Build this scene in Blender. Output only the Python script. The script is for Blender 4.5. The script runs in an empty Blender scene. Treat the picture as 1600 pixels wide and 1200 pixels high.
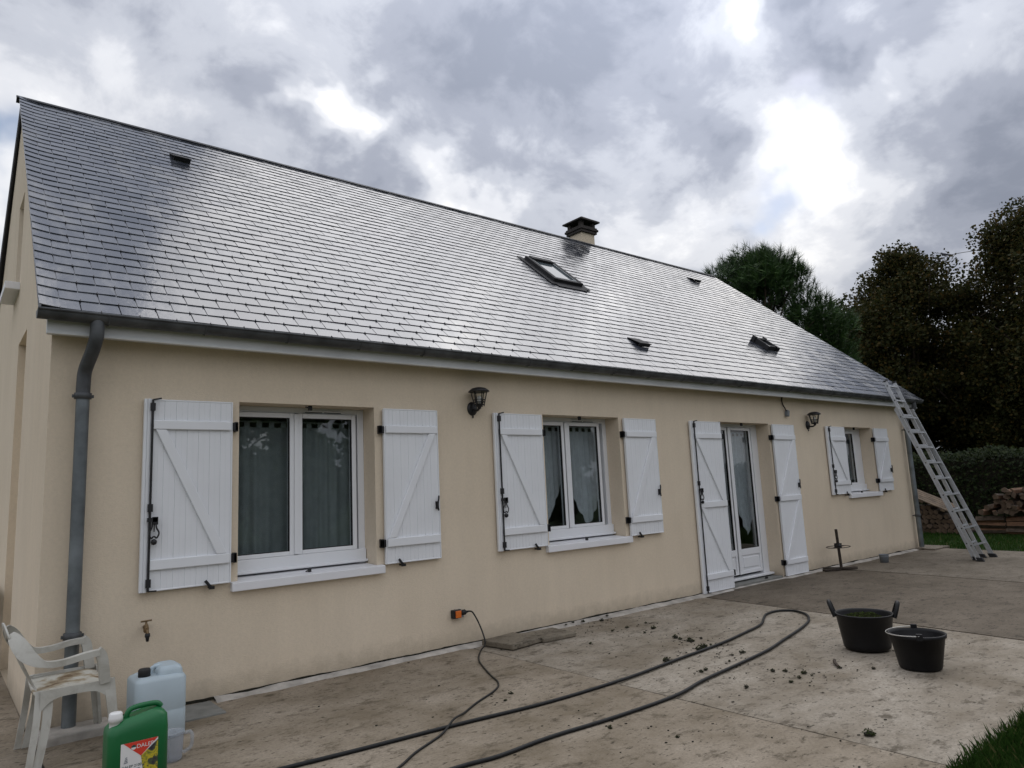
import bpy, bmesh, math, random
from mathutils import Vector, Matrix, noise as mnoise
R = math.radians
rnd = random.Random(7)
S = bpy.context.scene
COL = S.collection

# ------------------------------------------------------------------ camera
CAM = Vector((-0.5778, -5.7160, 1.4339))
yaw, pitch, roll = R(39.417), R(8.559), R(-2.718)
fw = Vector((math.sin(yaw)*math.cos(pitch), math.cos(yaw)*math.cos(pitch), math.sin(pitch)))
rt = Vector((math.cos(yaw), -math.sin(yaw), 0)); up = rt.cross(fw)
rt2 = math.cos(roll)*rt + math.sin(roll)*up
up2 = -math.sin(roll)*rt + math.cos(roll)*up
cd = bpy.data.cameras.new('camera'); cam = bpy.data.objects.new('camera', cd); COL.objects.link(cam)
m = Matrix((rt2, up2, -fw)).transposed().to_4x4(); m.translation = CAM
cam.matrix_world = m
cd.sensor_width = 36; cd.lens = 1102.18/1600*36; cd.clip_start = 0.05; cd.clip_end = 2000
S.camera = cam

# ------------------------------------------------------------------ sky, sun, exposure
SUN_AZ, SUN_EL = R(58), R(46)
w = bpy.data.worlds.new('World'); S.world = w; w.use_nodes = True
nt = w.node_tree; nt.nodes.clear(); L = nt.links.new
def N(t, **k):
    n = nt.nodes.new(t)
    for a, b in k.items(): setattr(n, a, b)
    return n
def MATH(op, a, b=None, c=None, clamp=False):
    n = N('ShaderNodeMath', operation=op); n.use_clamp = clamp
    for i, q in enumerate((a, b, c)):
        if q is None: continue
        if isinstance(q, (int, float)): n.inputs[i].default_value = q
        else: L(q, n.inputs[i])
    return n.outputs[0]
out = N('ShaderNodeOutputWorld'); bg = N('ShaderNodeBackground'); bg.inputs[1].default_value = 0.1
L(bg.outputs[0], out.inputs[0])
sky = N('ShaderNodeTexSky', sky_type='NISHITA'); sky.sun_disc = False
sky.sun_elevation = SUN_EL; sky.sun_rotation = SUN_AZ
tc = N('ShaderNodeTexCoord'); D = tc.outputs['Generated']
sep = N('ShaderNodeSeparateXYZ'); L(D, sep.inputs[0])
zc = MATH('MAXIMUM', sep.outputs[2], 0.0)
den = MATH('ADD', zc, 0.45)
cmb = N('ShaderNodeCombineXYZ')
L(MATH('DIVIDE', sep.outputs[0], den), cmb.inputs[0]); L(MATH('DIVIDE', sep.outputs[1], den), cmb.inputs[1])
def NOISE(scale, detail, rough, dist, off):
    mp = N('ShaderNodeMapping'); mp.inputs['Location'].default_value = off; L(cmb.outputs[0], mp.inputs[0])
    n = N('ShaderNodeTexNoise'); n.inputs['Scale'].default_value = scale; n.inputs['Detail'].default_value = detail
    n.inputs['Roughness'].default_value = rough; n.inputs['Distortion'].default_value = dist
    L(mp.outputs[0], n.inputs['Vector']); return n.outputs[0]
n1 = NOISE(2.3, 6, 0.55, 0.2, (3.1, 1.7, 0)); n2 = NOISE(7.5, 7, 0.62, 0.3, (9.0, 4.0, 2))
val = MATH('ADD', MATH('MULTIPLY', n1, 1.45), MATH('MULTIPLY', n2, 0.66))
val = MATH('SUBTRACT', val, 0.545)
# thick and thin spots of this cloud deck, as directions, seen and added
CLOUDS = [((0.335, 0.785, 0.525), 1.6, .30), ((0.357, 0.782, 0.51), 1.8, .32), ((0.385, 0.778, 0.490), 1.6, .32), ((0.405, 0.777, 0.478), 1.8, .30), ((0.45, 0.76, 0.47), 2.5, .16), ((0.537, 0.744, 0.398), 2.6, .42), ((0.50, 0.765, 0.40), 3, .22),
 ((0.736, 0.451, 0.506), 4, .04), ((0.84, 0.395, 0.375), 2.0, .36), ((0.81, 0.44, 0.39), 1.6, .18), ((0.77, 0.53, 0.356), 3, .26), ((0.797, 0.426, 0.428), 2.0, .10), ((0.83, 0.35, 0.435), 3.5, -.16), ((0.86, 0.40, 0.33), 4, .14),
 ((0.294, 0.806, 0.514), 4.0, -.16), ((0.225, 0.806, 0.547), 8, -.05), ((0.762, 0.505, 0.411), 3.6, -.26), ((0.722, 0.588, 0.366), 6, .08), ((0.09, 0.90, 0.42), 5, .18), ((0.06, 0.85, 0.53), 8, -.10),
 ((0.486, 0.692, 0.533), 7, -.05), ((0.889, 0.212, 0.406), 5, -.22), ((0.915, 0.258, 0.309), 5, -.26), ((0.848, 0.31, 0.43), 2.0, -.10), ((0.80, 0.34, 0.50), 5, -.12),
 ((0.58, 0.57, 0.58), 7, -.30), ((0.55, 0.66, .46), 24, -.22), ((.15, .53, .83), 12, -.20), ((.73, .37, .58), 3.2, .34), ((.57, .41, .71), 3.4, .32), ((.655, .40, .64), 2.8, -.40), ((.81, .31, .50), 2.8, .26), ((.47, .42, .78), 4, -.26), ((.36, .47, .80), 3.5, .14), ((.77, .34, .54), 2, -.2)]  # broad spot dims the view; spots above it added to streak the roof's reflection
wob = N('ShaderNodeTexNoise'); wob.inputs['Scale'].default_value = 7; wob.inputs['Detail'].default_value = 4; L(D, wob.inputs['Vector'])
wv = N('ShaderNodeVectorMath', operation='MULTIPLY_ADD'); L(wob.outputs['Color'], wv.inputs[0])
wv.inputs[1].default_value = (.26, .26, .26); L(D, wv.inputs[2])
wn = N('ShaderNodeVectorMath', operation='SUBTRACT'); L(wv.outputs[0], wn.inputs[0]); wn.inputs[1].default_value = (.13, .13, .13)
wz = N('ShaderNodeVectorMath', operation='NORMALIZE'); L(wn.outputs[0], wz.inputs[0]); DW = wz.outputs[0]
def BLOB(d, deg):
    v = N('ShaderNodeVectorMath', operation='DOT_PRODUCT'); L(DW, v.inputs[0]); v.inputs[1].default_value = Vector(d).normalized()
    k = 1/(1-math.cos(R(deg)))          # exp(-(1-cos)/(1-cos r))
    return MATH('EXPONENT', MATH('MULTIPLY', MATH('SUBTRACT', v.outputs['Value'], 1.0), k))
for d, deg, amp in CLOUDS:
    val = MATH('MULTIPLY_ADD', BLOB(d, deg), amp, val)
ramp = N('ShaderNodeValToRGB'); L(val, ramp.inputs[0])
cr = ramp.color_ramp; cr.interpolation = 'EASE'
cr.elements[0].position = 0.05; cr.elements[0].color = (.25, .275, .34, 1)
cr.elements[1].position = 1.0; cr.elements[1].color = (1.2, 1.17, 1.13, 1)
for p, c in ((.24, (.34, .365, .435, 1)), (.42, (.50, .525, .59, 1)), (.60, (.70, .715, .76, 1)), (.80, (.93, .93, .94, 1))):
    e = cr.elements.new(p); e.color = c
# overcast brightening towards the zenith; sun glow set above view for roof sheen
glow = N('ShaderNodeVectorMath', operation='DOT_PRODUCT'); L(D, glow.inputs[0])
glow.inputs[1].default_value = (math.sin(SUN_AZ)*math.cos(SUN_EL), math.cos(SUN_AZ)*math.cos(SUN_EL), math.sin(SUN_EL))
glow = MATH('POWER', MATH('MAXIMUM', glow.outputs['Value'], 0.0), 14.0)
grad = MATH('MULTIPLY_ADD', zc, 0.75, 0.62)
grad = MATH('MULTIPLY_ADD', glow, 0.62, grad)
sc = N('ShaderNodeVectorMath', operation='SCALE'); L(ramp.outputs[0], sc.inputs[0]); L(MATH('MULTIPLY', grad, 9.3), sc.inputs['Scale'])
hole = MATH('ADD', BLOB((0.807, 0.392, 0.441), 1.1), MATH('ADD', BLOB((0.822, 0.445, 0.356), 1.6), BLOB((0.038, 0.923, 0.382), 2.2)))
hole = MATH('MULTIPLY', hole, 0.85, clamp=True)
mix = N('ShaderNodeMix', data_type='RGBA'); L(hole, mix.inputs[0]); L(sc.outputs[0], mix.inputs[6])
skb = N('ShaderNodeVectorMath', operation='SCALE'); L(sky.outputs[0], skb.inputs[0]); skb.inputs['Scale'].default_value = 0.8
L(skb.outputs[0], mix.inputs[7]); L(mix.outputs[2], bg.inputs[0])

w.cycles.sampling_method = 'MANUAL'; w.cycles.sample_map_resolution = 512
S.cycles.max_bounces = 5; S.cycles.diffuse_bounces = 2; S.cycles.transparent_max_bounces = 8; S.cycles.caustics_reflective = False; S.cycles.caustics_refractive = False
sl = bpy.data.lights.new('sun', 'SUN'); sl.energy = 0.5; sl.angle = R(50); sl.color = (1, .95, .88)
so = bpy.data.objects.new('sun', sl); COL.objects.link(so)
sd = Vector((math.sin(SUN_AZ)*math.cos(SUN_EL), math.cos(SUN_AZ)*math.cos(SUN_EL), math.sin(SUN_EL)))
so.rotation_euler = sd.to_track_quat('Z', 'Y').to_euler(); so.location = sd*40
S.view_settings.view_transform = 'Standard'; S.view_settings.look = 'None'
S.view_settings.exposure = 0.36; S.view_settings.gamma = 1; S.view_settings.use_curve_mapping = False

# ------------------------------------------------------------------ materials
class M:
    """tiny node helper"""
    def __init__(s, name, rough=.6, metallic=0, spec=.5):
        s.m = bpy.data.materials.new(name); s.m.use_nodes = True; s.t = s.m.node_tree
        s.b = s.t.nodes['Principled BSDF']; s.out = s.t.nodes['Material Output']
        s.b.inputs['Roughness'].default_value = rough; s.b.inputs['Metallic'].default_value = metallic
        s.b.inputs['Specular IOR Level'].default_value = spec
        s._tc = None
    def n(s, t, **k):
        q = s.t.nodes.new(t)
        for a, b in k.items(): setattr(q, a, b)
        return q
    def l(s, a, b): s.t.links.new(a, b)
    def co(s, scale=(1, 1, 1), kind='Object'):
        if s._tc is None: s._tc = s.n('ShaderNodeTexCoord')
        mp = s.n('ShaderNodeMapping'); mp.inputs['Scale'].default_value = scale; s.l(s._tc.outputs[kind], mp.inputs[0]); return mp.outputs[0]
    def noise(s, scale, detail=4, rough=.55, vec=None, dist=0):
        q = s.n('ShaderNodeTexNoise'); q.inputs['Scale'].default_value = scale; q.inputs['Detail'].default_value = detail
        q.inputs['Roughness'].default_value = rough; q.inputs['Distortion'].default_value = dist
        s.l(vec if vec is not None else s.co(), q.inputs['Vector']); return q.outputs[0]
    def ramp(s, f, stops):
        q = s.n('ShaderNodeValToRGB'); s.l(f, q.inputs[0]); e = q.color_ramp.elements
        while len(e) < len(stops): e.new(.5)
        for i, (p, c) in enumerate(stops):
            e[i].position = p; e[i].color = (c, c, c, 1) if isinstance(c, (int, float)) else (*c, 1)
        return q.outputs[0]
    def mix(s, f, a, b, mode='MIX'):
        q = s.n('ShaderNodeMix', data_type='RGBA', blend_type=mode)
        for i, v in ((0, f), (6, a), (7, b)):
            if isinstance(v, (int, float)): q.inputs[i].default_value = v
            elif isinstance(v, tuple): q.inputs[i].default_value = (*v, 1)
            else: s.l(v, q.inputs[i])
        return q.outputs[2]
    def math(s, op, a, b=0.0):
        q = s.n('ShaderNodeMath', operation=op)
        for i, v in ((0, a), (1, b)):
            if isinstance(v, (int, float)): q.inputs[i].default_value = v
            else: s.l(v, q.inputs[i])
        return q.outputs[0]
    def col(s, c):
        if isinstance(c, tuple): s.b.inputs['Base Color'].default_value = (*c, 1)
        else: s.l(c, s.b.inputs['Base Color'])
        return s
    def bump(s, h, strength=.3, dist=.01):
        q = s.n('ShaderNodeBump'); q.inputs['Strength'].default_value = strength; q.inputs['Distance'].default_value = dist
        s.l(h, q.inputs['Height']); s.l(q.outputs[0], s.b.inputs['Normal']); return s
def plain(name, c, rough=.5, metallic=0, var=.12, scale=9, bump=0, bscale=60, spec=.5):
    a = M(name, rough, metallic, spec)
    lo = tuple(x*(1-var) for x in c); hi = tuple(min(1, x*(1+var)) for x in c)
    a.col(a.ramp(a.noise(scale, 5), [(.3, lo), (.7, hi)]))
    if bump: a.bump(a.noise(bscale, 4), bump, .004)
    return a.m
MT = {}
# rendered wall: fine grain, faint grime
a = M('stucco', .9, spec=.2)
g1 = a.noise(.7, 5); g2 = a.noise(5, 6, .6, a.co((1, 1, .25)))
base = a.ramp(g1, [(.3, (.765, .648, .497)), (.7, (.825, .708, .553))])
grime = a.ramp(g2, [(.35, .95), (.65, 1.0)])
wall = a.mix(1, base, grime, 'MULTIPLY')
mot = a.ramp(a.noise(38, 5, .7), [(.3, .94), (.7, 1.03)]); wall = a.mix(1, wall, mot, 'MULTIPLY')
sepz = a.n('ShaderNodeSeparateXYZ'); a.l(a.co(), sepz.inputs[0])
splash = a.math('ADD', sepz.outputs[2], a.math('MULTIPLY', a.noise(9, 6, .7), .22))      # rain splash dirt at the foot of the wall
wall = a.mix(a.ramp(splash, [(.13, .55), (.30, 0.0)]), wall, (.30, .25, .18))
a.col(wall)
h = a.math('ADD', a.math('MULTIPLY', a.noise(55, 5, .65, a.co((1, 1, 2.2))), 1.0), a.math('MULTIPLY', a.noise(220, 2), .4))
a.bump(h, .6, .006); MT['stucco'] = a.m
# slate: dark, smooth enough to mirror the sky when seen flat
a = M('slate', .2, spec=1.0); a.b.inputs['IOR'].default_value = 1.9
gi = a.n('ShaderNodeNewGeometry'); oi = a.n('ShaderNodeObjectInfo')
rn = a.math('FRACT', a.math('ADD', gi.outputs['Random Per Island'], oi.outputs['Random']))
wc = a.n('ShaderNodeNewGeometry').outputs['Position']
mpw = a.n('ShaderNodeMapping'); mpw.inputs['Scale'].default_value = (1, .35, .35); a.l(wc, mpw.inputs[0]); W = mpw.outputs[0]
base = a.ramp(rn, [(0, (.034, .039, .052)), (.5, (.055, .061, .077)), (1, (.085, .092, .11))])
st = a.noise(3.2, 7, .7, W, .4)
col = a.mix(a.ramp(st, [(.52, 0.0), (.72, .75)]), base, (.15, .15, .15))
a.col(col)
ro = a.math('ADD', a.math('MULTIPLY', a.ramp(st, [(.40, 0.0), (.70, 1.0)]), .20), a.math('MULTIPLY', rn, .10))
ro = a.math('ADD', ro, .075); a.l(ro, a.b.inputs['Roughness'])
nb = a.n('ShaderNodeTexNoise'); nb.inputs['Scale'].default_value = 26; nb.inputs['Detail'].default_value = 6; a.l(wc, nb.inputs['Vector'])
a.bump(nb.outputs[0], .10, .006); MT['slate'] = a.m
MT['pvc'] = plain('white_pvc', (.84, .85, .87), .35, var=.02, scale=2)
MT['shutter'] = plain('shutter_white', (.85, .865, .89), .42, var=.03, scale=3, bump=.05, bscale=40)
MT['sill'] = plain('painted_sill', (.84, .84, .86), .5, var=.04, scale=4)
MT['fascia'] = plain('fascia_white', (.74, .75, .75), .5, var=.10, scale=2.5)
MT['iron'] = plain('black_iron', (.012, .012, .014), .45, var=.2)
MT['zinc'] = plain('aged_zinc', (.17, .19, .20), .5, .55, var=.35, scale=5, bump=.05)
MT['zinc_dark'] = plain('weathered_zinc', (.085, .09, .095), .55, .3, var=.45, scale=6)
MT['ridge'] = plain('ridge_metal', (.03, .032, .036), .5, .4, var=.3)
MT['dark'] = plain('dark_interior', (.05, .045, .04), .9)
MT['room'] = plain('room_plaster', (.30, .27, .24), .9)
MT['alu'] = plain('ladder_aluminium', (.52, .53, .54), .38, .85, var=.12, scale=14, bump=.03)
MT['rubber'] = plain('black_rubber', (.014, .014, .015), .6, var=.3)
MT['hose'] = plain('hose_rubber', (.007, .008, .009), .5, var=.3, scale=20, spec=.35)
MT['tub'] = plain('black_tub_plastic', (.006, .006, .007), .5, var=.3, scale=8, spec=.3)
MT['brass'] = plain('old_brass', (.22, .15, .08), .5, .7, var=.4, scale=40)
MT['wire'] = plain('steel_wire', (.45, .44, .42), .4, .8)
MT['rust'] = plain('rusty_steel', (.045, .034, .026), .7, .3, var=.5, scale=20)
MT['greypot'] = plain('grey_pot', (.20, .22, .24), .6)
MT['mortar'] = plain('mortar', (.43, .40, .36), .9, var=.35, scale=7, bump=.4)
MT['greyslab'] = plain('grey_drain_slab', (.20, .20, .185), .85, var=.2, scale=9, bump=.3)
MT['wood'] = plain('weathered_plank', (.14, .10, .065), .8, var=.4, scale=6, bump=.3)
MT['bark'] = plain('bark', (.075, .055, .04), .9, var=.5, scale=14, bump=.6, bscale=25)
MT['split'] = plain('split_wood', (.15, .08, .045), .8, var=.4, scale=9, bump=.4, bscale=30)
MT['endgrain'] = plain('end_grain', (.10, .068, .045), .85, var=.45, scale=8)
MT['chimney_dark'] = plain('sooty_concrete', (.045, .038, .034), .85, var=.5, scale=8, bump=.4)
MT['orange'] = plain('orange_plastic', (.75, .17, .02), .4, var=.05)
MT['whitecap'] = plain('white_cap', (.78, .78, .77), .4, var=.03)
MT['green'] = plain('green_plastic', (.004, .125, .035), .42, var=.10, scale=4)
MT['red'] = plain('label_red', (.70, .055, .03), .4, var=.04)
MT['label_white'] = plain('label_white', (.80, .80, .79), .4, var=.02)
MT['label_teal'] = plain('label_dark', (.02, .07, .07), .4, var=.1)
MT['label_grey'] = plain('label_grey', (.25, .27, .30), .4, var=.1)
a = M('label_picture', .4)
a.col(a.ramp(a.noise(26, 3, .5), [(.30, (.03, .025, .04)), (.46, (.08, .10, .05)), (.54, (.62, .50, .03)), (.66, (.10, .16, .04)), (.78, (.35, .28, .30))])); MT['label_pic'] = a.m
# dirty white chair plastic
a = M('chair_plastic', .5)
dn = a.noise(7, 6, .65, None, .6)
a.col(a.mix(a.ramp(dn, [(.42, 0.0), (.72, .7)]), (.54, .53, .48), (.28, .25, .20))); MT['chair'] = a.m
a = M('chair_seat_dirty', .7)
a.col(a.ramp(a.noise(6.5, 7, .65, a.co((1, 1.1, 1)), .3), [(.44, (.56, .54, .47)), (.53, (.36, .29, .19)), (.62, (.15, .095, .05))])); MT['chair_seat'] = a.m
# milky jerrycan
def milky(name, c, tr, rough=.4):
    a = M(name, rough)
    a.col(a.ramp(a.noise(5, 5), [(.3, tuple(x*.85 for x in c)), (.7, c)]))
    t = a.n('ShaderNodeBsdfTranslucent'); t.inputs[0].default_value = (*c, 1)
    mx = a.n('ShaderNodeMixShader'); mx.inputs[0].default_value = tr
    a.l(a.b.outputs[0], mx.inputs[1]); a.l(t.outputs[0], mx.inputs[2]); a.l(mx.outputs[0], a.out.inputs[0]); return a.m
MT['milky'] = milky('milky_blue_plastic', (.68, .79, .85), .3)
a = M('clear_jug_plastic', .25)
a.col((.74, .76, .77)); tr = a.n('ShaderNodeBsdfTransparent'); tr.inputs[0].default_value = (.86, .88, .92, 1)
mx = a.n('ShaderNodeMixShader'); mx.inputs[0].default_value = .74
a.l(a.b.outputs[0], mx.inputs[1]); a.l(tr.outputs[0], mx.inputs[2]); a.l(mx.outputs[0], a.out.inputs[0]); MT['jug'] = a.m
# glass pane: reflects, otherwise lets you look in
def pane_mat(name, tint=(.90, .93, .94), base=.075):
    a = M(name, .02)
    lw = a.n('ShaderNodeLayerWeight'); lw.inputs[0].default_value = .5
    f2 = a.math('ADD', a.math('MULTIPLY', a.math('POWER', lw.outputs['Facing'], 5.0), .85), base)
    tr = a.n('ShaderNodeBsdfTransparent'); tr.inputs[0].default_value = (*tint, 1)
    gl = a.n('ShaderNodeBsdfGlossy'); gl.inputs['Roughness'].default_value = .01
    mx = a.n('ShaderNodeMixShader'); a.l(f2, mx.inputs[0]); a.l(tr.outputs[0], mx.inputs[1]); a.l(gl.outputs[0], mx.inputs[2])
    bp = a.n('ShaderNodeBump'); bp.inputs['Strength'].default_value = .02; bp.inputs['Distance'].default_value = .01
    a.l(a.noise(2.5, 2), bp.inputs['Height']); a.l(bp.outputs[0], gl.inputs['Normal'])
    a.l(mx.outputs[0], a.out.inputs[0]); return a.m
MT['glass'] = pane_mat('window_glass'); MT['lampglass'] = pane_mat('lantern_glass', (.9, .9, .88), .05)
def sheer(name, c, alpha):
    a = M(name, .9, spec=.1)
    wv = a.n('ShaderNodeTexWave'); wv.inputs['Scale'].default_value = 90; wv.inputs['Distortion'].default_value = 2; a.l(a.co(), wv.inputs['Vector'])
    a.col(a.mix(a.ramp(a.noise(14, 4), [(.35, 0.0), (.65, 1.0)]), tuple(x*.85 for x in c), c))
    tl = a.n('ShaderNodeBsdfTranslucent'); tl.inputs[0].default_value = (*c, 1)
    m1 = a.n('ShaderNodeMixShader'); m1.inputs[0].default_value = .3; a.l(a.b.outputs[0], m1.inputs[1]); a.l(tl.outputs[0], m1.inputs[2])
    tr = a.n('ShaderNodeBsdfTransparent'); m2 = a.n('ShaderNodeMixShader'); m2.inputs[0].default_value = alpha
    a.l(m1.outputs[0], m2.inputs[1]); a.l(tr.outputs[0], m2.inputs[2]); a.l(m2.outputs[0], a.out.inputs[0]); return a.m
MT['net_grey'] = sheer('grey_net', (.46, .50, .49), .16)
MT['net_white'] = sheer('white_net', (.88, .90, .92), .08)
# concrete slabs: stains with a shape of their own
def concrete(name, c, dirt, amount, seed):
    a = M(name, .85, spec=.3)
    P = a.n('ShaderNodeNewGeometry').outputs['Position']
    def nz(scale, det, ro, sc=(1, 1, 1), dist=0):
        mp = a.n('ShaderNodeMapping'); mp.inputs['Scale'].default_value = sc; mp.inputs['Location'].default_value = (seed, seed*.7, 0); a.l(P, mp.inputs[0])
        return a.noise(scale, det, ro, mp.outputs[0], dist)
    fine = a.ramp(nz(55, 6, .75), [(.28, tuple(x*.58 for x in c)), (.5, c), (.72, tuple(min(1, x*1.3) for x in c))])
    big = a.ramp(nz(1.1, 9, .70, (1, 1.3, 1), .1), [(.42-amount*.14, 0.0), (.62, 1.0)])
    col = a.mix(a.math('MULTIPLY', big, .85), fine, dirt)
    sm = a.ramp(nz(5.5, 9, .76, (.85, 1.3, 1), .1), [(.53, 0.0), (.64, .9)])
    col = a.mix(sm, col, tuple(x*.55 for x in dirt))
    sp = a.ramp(nz(20, 5, .65, (.8, 1.6, 1)), [(.585, 0.0), (.65, .9)])
    col = a.mix(sp, col, tuple(x*.36 for x in dirt))
    pale = a.ramp(nz(2.3, 8, .72, (1, 1, 1), .1), [(.58, 0.0), (.74, .38)])
    col = a.mix(pale, col, tuple(min(1, x*1.35) for x in c))
    a.col(col)
    hh = a.math('ADD', nz(60, 5, .7), a.math('MULTIPLY', nz(9, 4, .6), .6)); a.bump(hh, .45, .006)
    return a.m
MT['conc_a'] = concrete('concrete_brownish', (.345, .292, .228), (.165, .13, .085), .6, 3)
MT['conc_b'] = concrete('concrete_cleaned', (.385, .34, .28), (.185, .15, .105), .6, 11)
MT['conc_c'] = concrete('concrete_dirty', (.185, .152, .115), (.095, .075, .052), .7, 23)
MT['conc_d'] = concrete('concrete_far', (.215, .182, .142), (.11, .09, .064), .5, 31)
MT['paver'] = concrete('exposed_aggregate', (.27, .235, .18), (.12, .10, .075), .4, 41)
# lawn, moss, foliage
a = M('lawn_soil', .95, spec=.1); a.col(a.ramp(a.noise(1.2, 8, .7), [(.3, (.016, .030, .008)), (.7, (.032, .060, .015))])); a.bump(a.noise(40, 4), .6, .03); MT['lawn'] = a.m
def leafy(name, stops, rough=.55, trans=.35):
    a = M(name, rough, spec=.12)
    gi = a.n('ShaderNodeNewGeometry'); c = a.ramp(gi.outputs['Random Per Island'], stops)
    a.col(c)
    t = a.n('ShaderNodeBsdfTranslucent'); a.l(c, t.inputs[0])
    mx = a.n('ShaderNodeMixShader'); mx.inputs[0].default_value = trans
    a.l(a.b.outputs[0], mx.inputs[1]); a.l(t.outputs[0], mx.inputs[2]); a.l(mx.outputs[0], a.out.inputs[0]); return a.m
MT['grass'] = leafy('grass_blades', [(0, (.022, .055, .010)), (.6, (.038, .090, .016)), (.93, (.06, .11, .025)), (1, (.16, .14, .06))])
MT['leaf'] = leafy('autumn_leaves', [(0, (.030, .036, .012)), (.6, (.048, .050, .016)), (.88, (.075, .060, .018)), (1, (.12, .075, .02))])
MT['leaf_green'] = leafy('green_leaves', [(0, (.03, .05, .018)), (.6, (.05, .08, .025)), (1, (.09, .115, .035))])
MT['hedge'] = leafy('hedge_leaves', [(0, (.016, .026, .010)), (.6, (.025, .040, .014)), (1, (.05, .065, .022))])
MT['needle'] = leafy('pine_needles', [(0, (.022, .055, .016)), (.5, (.040, .088, .024)), (1, (.08, .14, .036))], .5, .2)
MT['moss'] = leafy('moss', [(0, (.014, .015, .005)), (.5, (.024, .030, .008)), (1, (.045, .07, .014))], .95, .1)
MT['mossdark'] = plain('dry_moss', (.018, .016, .009), .95, var=.6, scale=60)
MT['bird'] = plain('feathers', (.05, .05, .06), .8, var=.3, scale=20)

# ------------------------------------------------------------------ geometry helpers
class MB:
    def __init__(s): s.v, s.f, s.mi, s.sm = [], [], [], []
    def add(s, vs, fs, m=0, smooth=False):
        k = len(s.v); s.v += [tuple(p) for p in vs]
        for q in fs: s.f.append(tuple(i+k for i in q)); s.mi.append(m); s.sm.append(smooth)
        return s
    def box(s, x0, x1, y0, y1, z0, z1, m=0):
        vs = [(x0,y0,z0),(x1,y0,z0),(x1,y1,z0),(x0,y1,z0),(x0,y0,z1),(x1,y0,z1),(x1,y1,z1),(x0,y1,z1)]
        return s.add(vs, [(3,2,1,0),(4,5,6,7),(0,1,5,4),(1,2,6,5),(2,3,7,6),(3,0,4,7)], m)
    def obox(s, c, ax, ay, az, m=0):
        c, ax, ay, az = map(Vector, (c, ax, ay, az))
        vs = [c+i*ax+j*ay+k*az for k in (-1, 1) for i, j in ((-1,-1),(1,-1),(1,1),(-1,1))]
        return s.add(vs, [(3,2,1,0),(4,5,6,7),(0,1,5,4),(1,2,6,5),(2,3,7,6),(3,0,4,7)], m)
    def bar(s, p, q, w, t, n=(0,0,1), m=0):     # rectangular bar from p to q; w across, t along n
        p, q = Vector(p), Vector(q); d = (q-p)/2; n = Vector(n); a = d.cross(n).normalized()*w/2
        return s.obox((p+q)/2, d, a, d.cross(a).normalized()*t/2, m)
    def tube(s, path, r, n=8, m=0, cap=True, closed=False):
        P = [Vector(p) for p in path]; k = len(P); rr = r if isinstance(r, (list, tuple)) else [r]*k
        t0 = (P[1]-P[0]).normalized(); u = t0.orthogonal().normalized(); vs = []; fs = []
        for i, p in enumerate(P):
            if closed: t = (P[(i+1) % k]-P[i-1]).normalized()
            else: t = (P[min(i+1, k-1)]-P[max(i-1, 0)]).normalized()
            u = (u-t*u.dot(t)).normalized(); b = t.cross(u)
            vs += [p+(u*math.cos(2*math.pi*j/n)+b*math.sin(2*math.pi*j/n))*rr[i] for j in range(n)]
        for i in range(k if closed else k-1):
            a, c = i*n, ((i+1) % k)*n
            fs += [(a+j, a+(j+1) % n, c+(j+1) % n, c+j) for j in range(n)]
        s.add(vs, fs, m, True)
        if cap and not closed: s.add(vs[:n], [tuple(range(n))[::-1]], m); s.add(vs[-n:], [tuple(range(n))], m)
        return s
    def lathe(s, prof, c=(0,0,0), n=20, m=0, axis='Z', smooth=True, sx=1, sy=1, ph=0):
        vs, fs = [], []; c = Vector(c)
        for r, z in prof:
            for j in range(n):
                a = 2*math.pi*j/n+ph; x, y = r*math.cos(a)*sx, r*math.sin(a)*sy
                p = {'Z': (x, y, z), 'Y': (x, z, y), 'X': (z, x, y)}[axis]; vs.append(c+Vector(p))
        for i in range(len(prof)-1):
            fs += [(i*n+j, i*n+(j+1) % n, (i+1)*n+(j+1) % n, (i+1)*n+j) for j in range(n)]
        return s.add(vs, fs, m, smooth)
    def build(s, name, mats, parent=None, bevel=0, seg=2):
        me = bpy.data.meshes.new(name); me.from_pydata(s.v, [], s.f)
        for q in (mats if isinstance(mats, (list, tuple)) else [mats]): me.materials.append(MT[q] if isinstance(q, str) else q)
        me.polygons.foreach_set('material_index', s.mi); me.polygons.foreach_set('use_smooth', s.sm); me.update()
        return link(name, me, parent, bevel, seg)
ROOTS = {}
def link(name, me, parent=None, bevel=0, seg=2):
    o = bpy.data.objects.new(name, me); COL.objects.link(o)
    if parent is not None:
        o.parent = parent
        if parent.name in ROOTS: o.matrix_parent_inverse = Matrix.Translation(-ROOTS[parent.name])
    if bevel:
        md = o.modifiers.new('bevel', 'BEVEL'); md.width = bevel; md.segments = seg; md.limit_method = 'ANGLE'; md.angle_limit = R(40)
    return o
def tag(o, label=None, cat=None, group=None, kind=None):
    if label: o['label'] = label
    if cat: o['category'] = cat
    if group: o['group'] = group
    if kind: o['kind'] = kind
    return o
def thing(name, loc, label, cat, group=None):
    e = bpy.data.objects.new(name, None); e.empty_display_size = .2; COL.objects.link(e); e.location = loc
    ROOTS[e.name] = Vector(loc); return tag(e, label, cat, group)
def holder(name, parent):       # a part that only groups its pieces
    e = bpy.data.objects.new(name, None); e.empty_display_size = .1; COL.objects.link(e); e.parent = parent
    if parent.name in ROOTS: e.matrix_parent_inverse = Matrix.Translation(-ROOTS[parent.name])
    return e
def spline(pts, n=6):
    P = [Vector(p) for p in pts]; o = []
    for i in range(len(P)-1):
        a, b, c, d = P[max(i-1, 0)], P[i], P[i+1], P[min(i+2, len(P)-1)]
        for k in range(n):
            t = k/n; o.append(.5*((2*b)+(-a+c)*t+(2*a-5*b+4*c-d)*t*t+(-a+3*b-3*c+d)*t**3))
    return o+[P[-1]]

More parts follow.
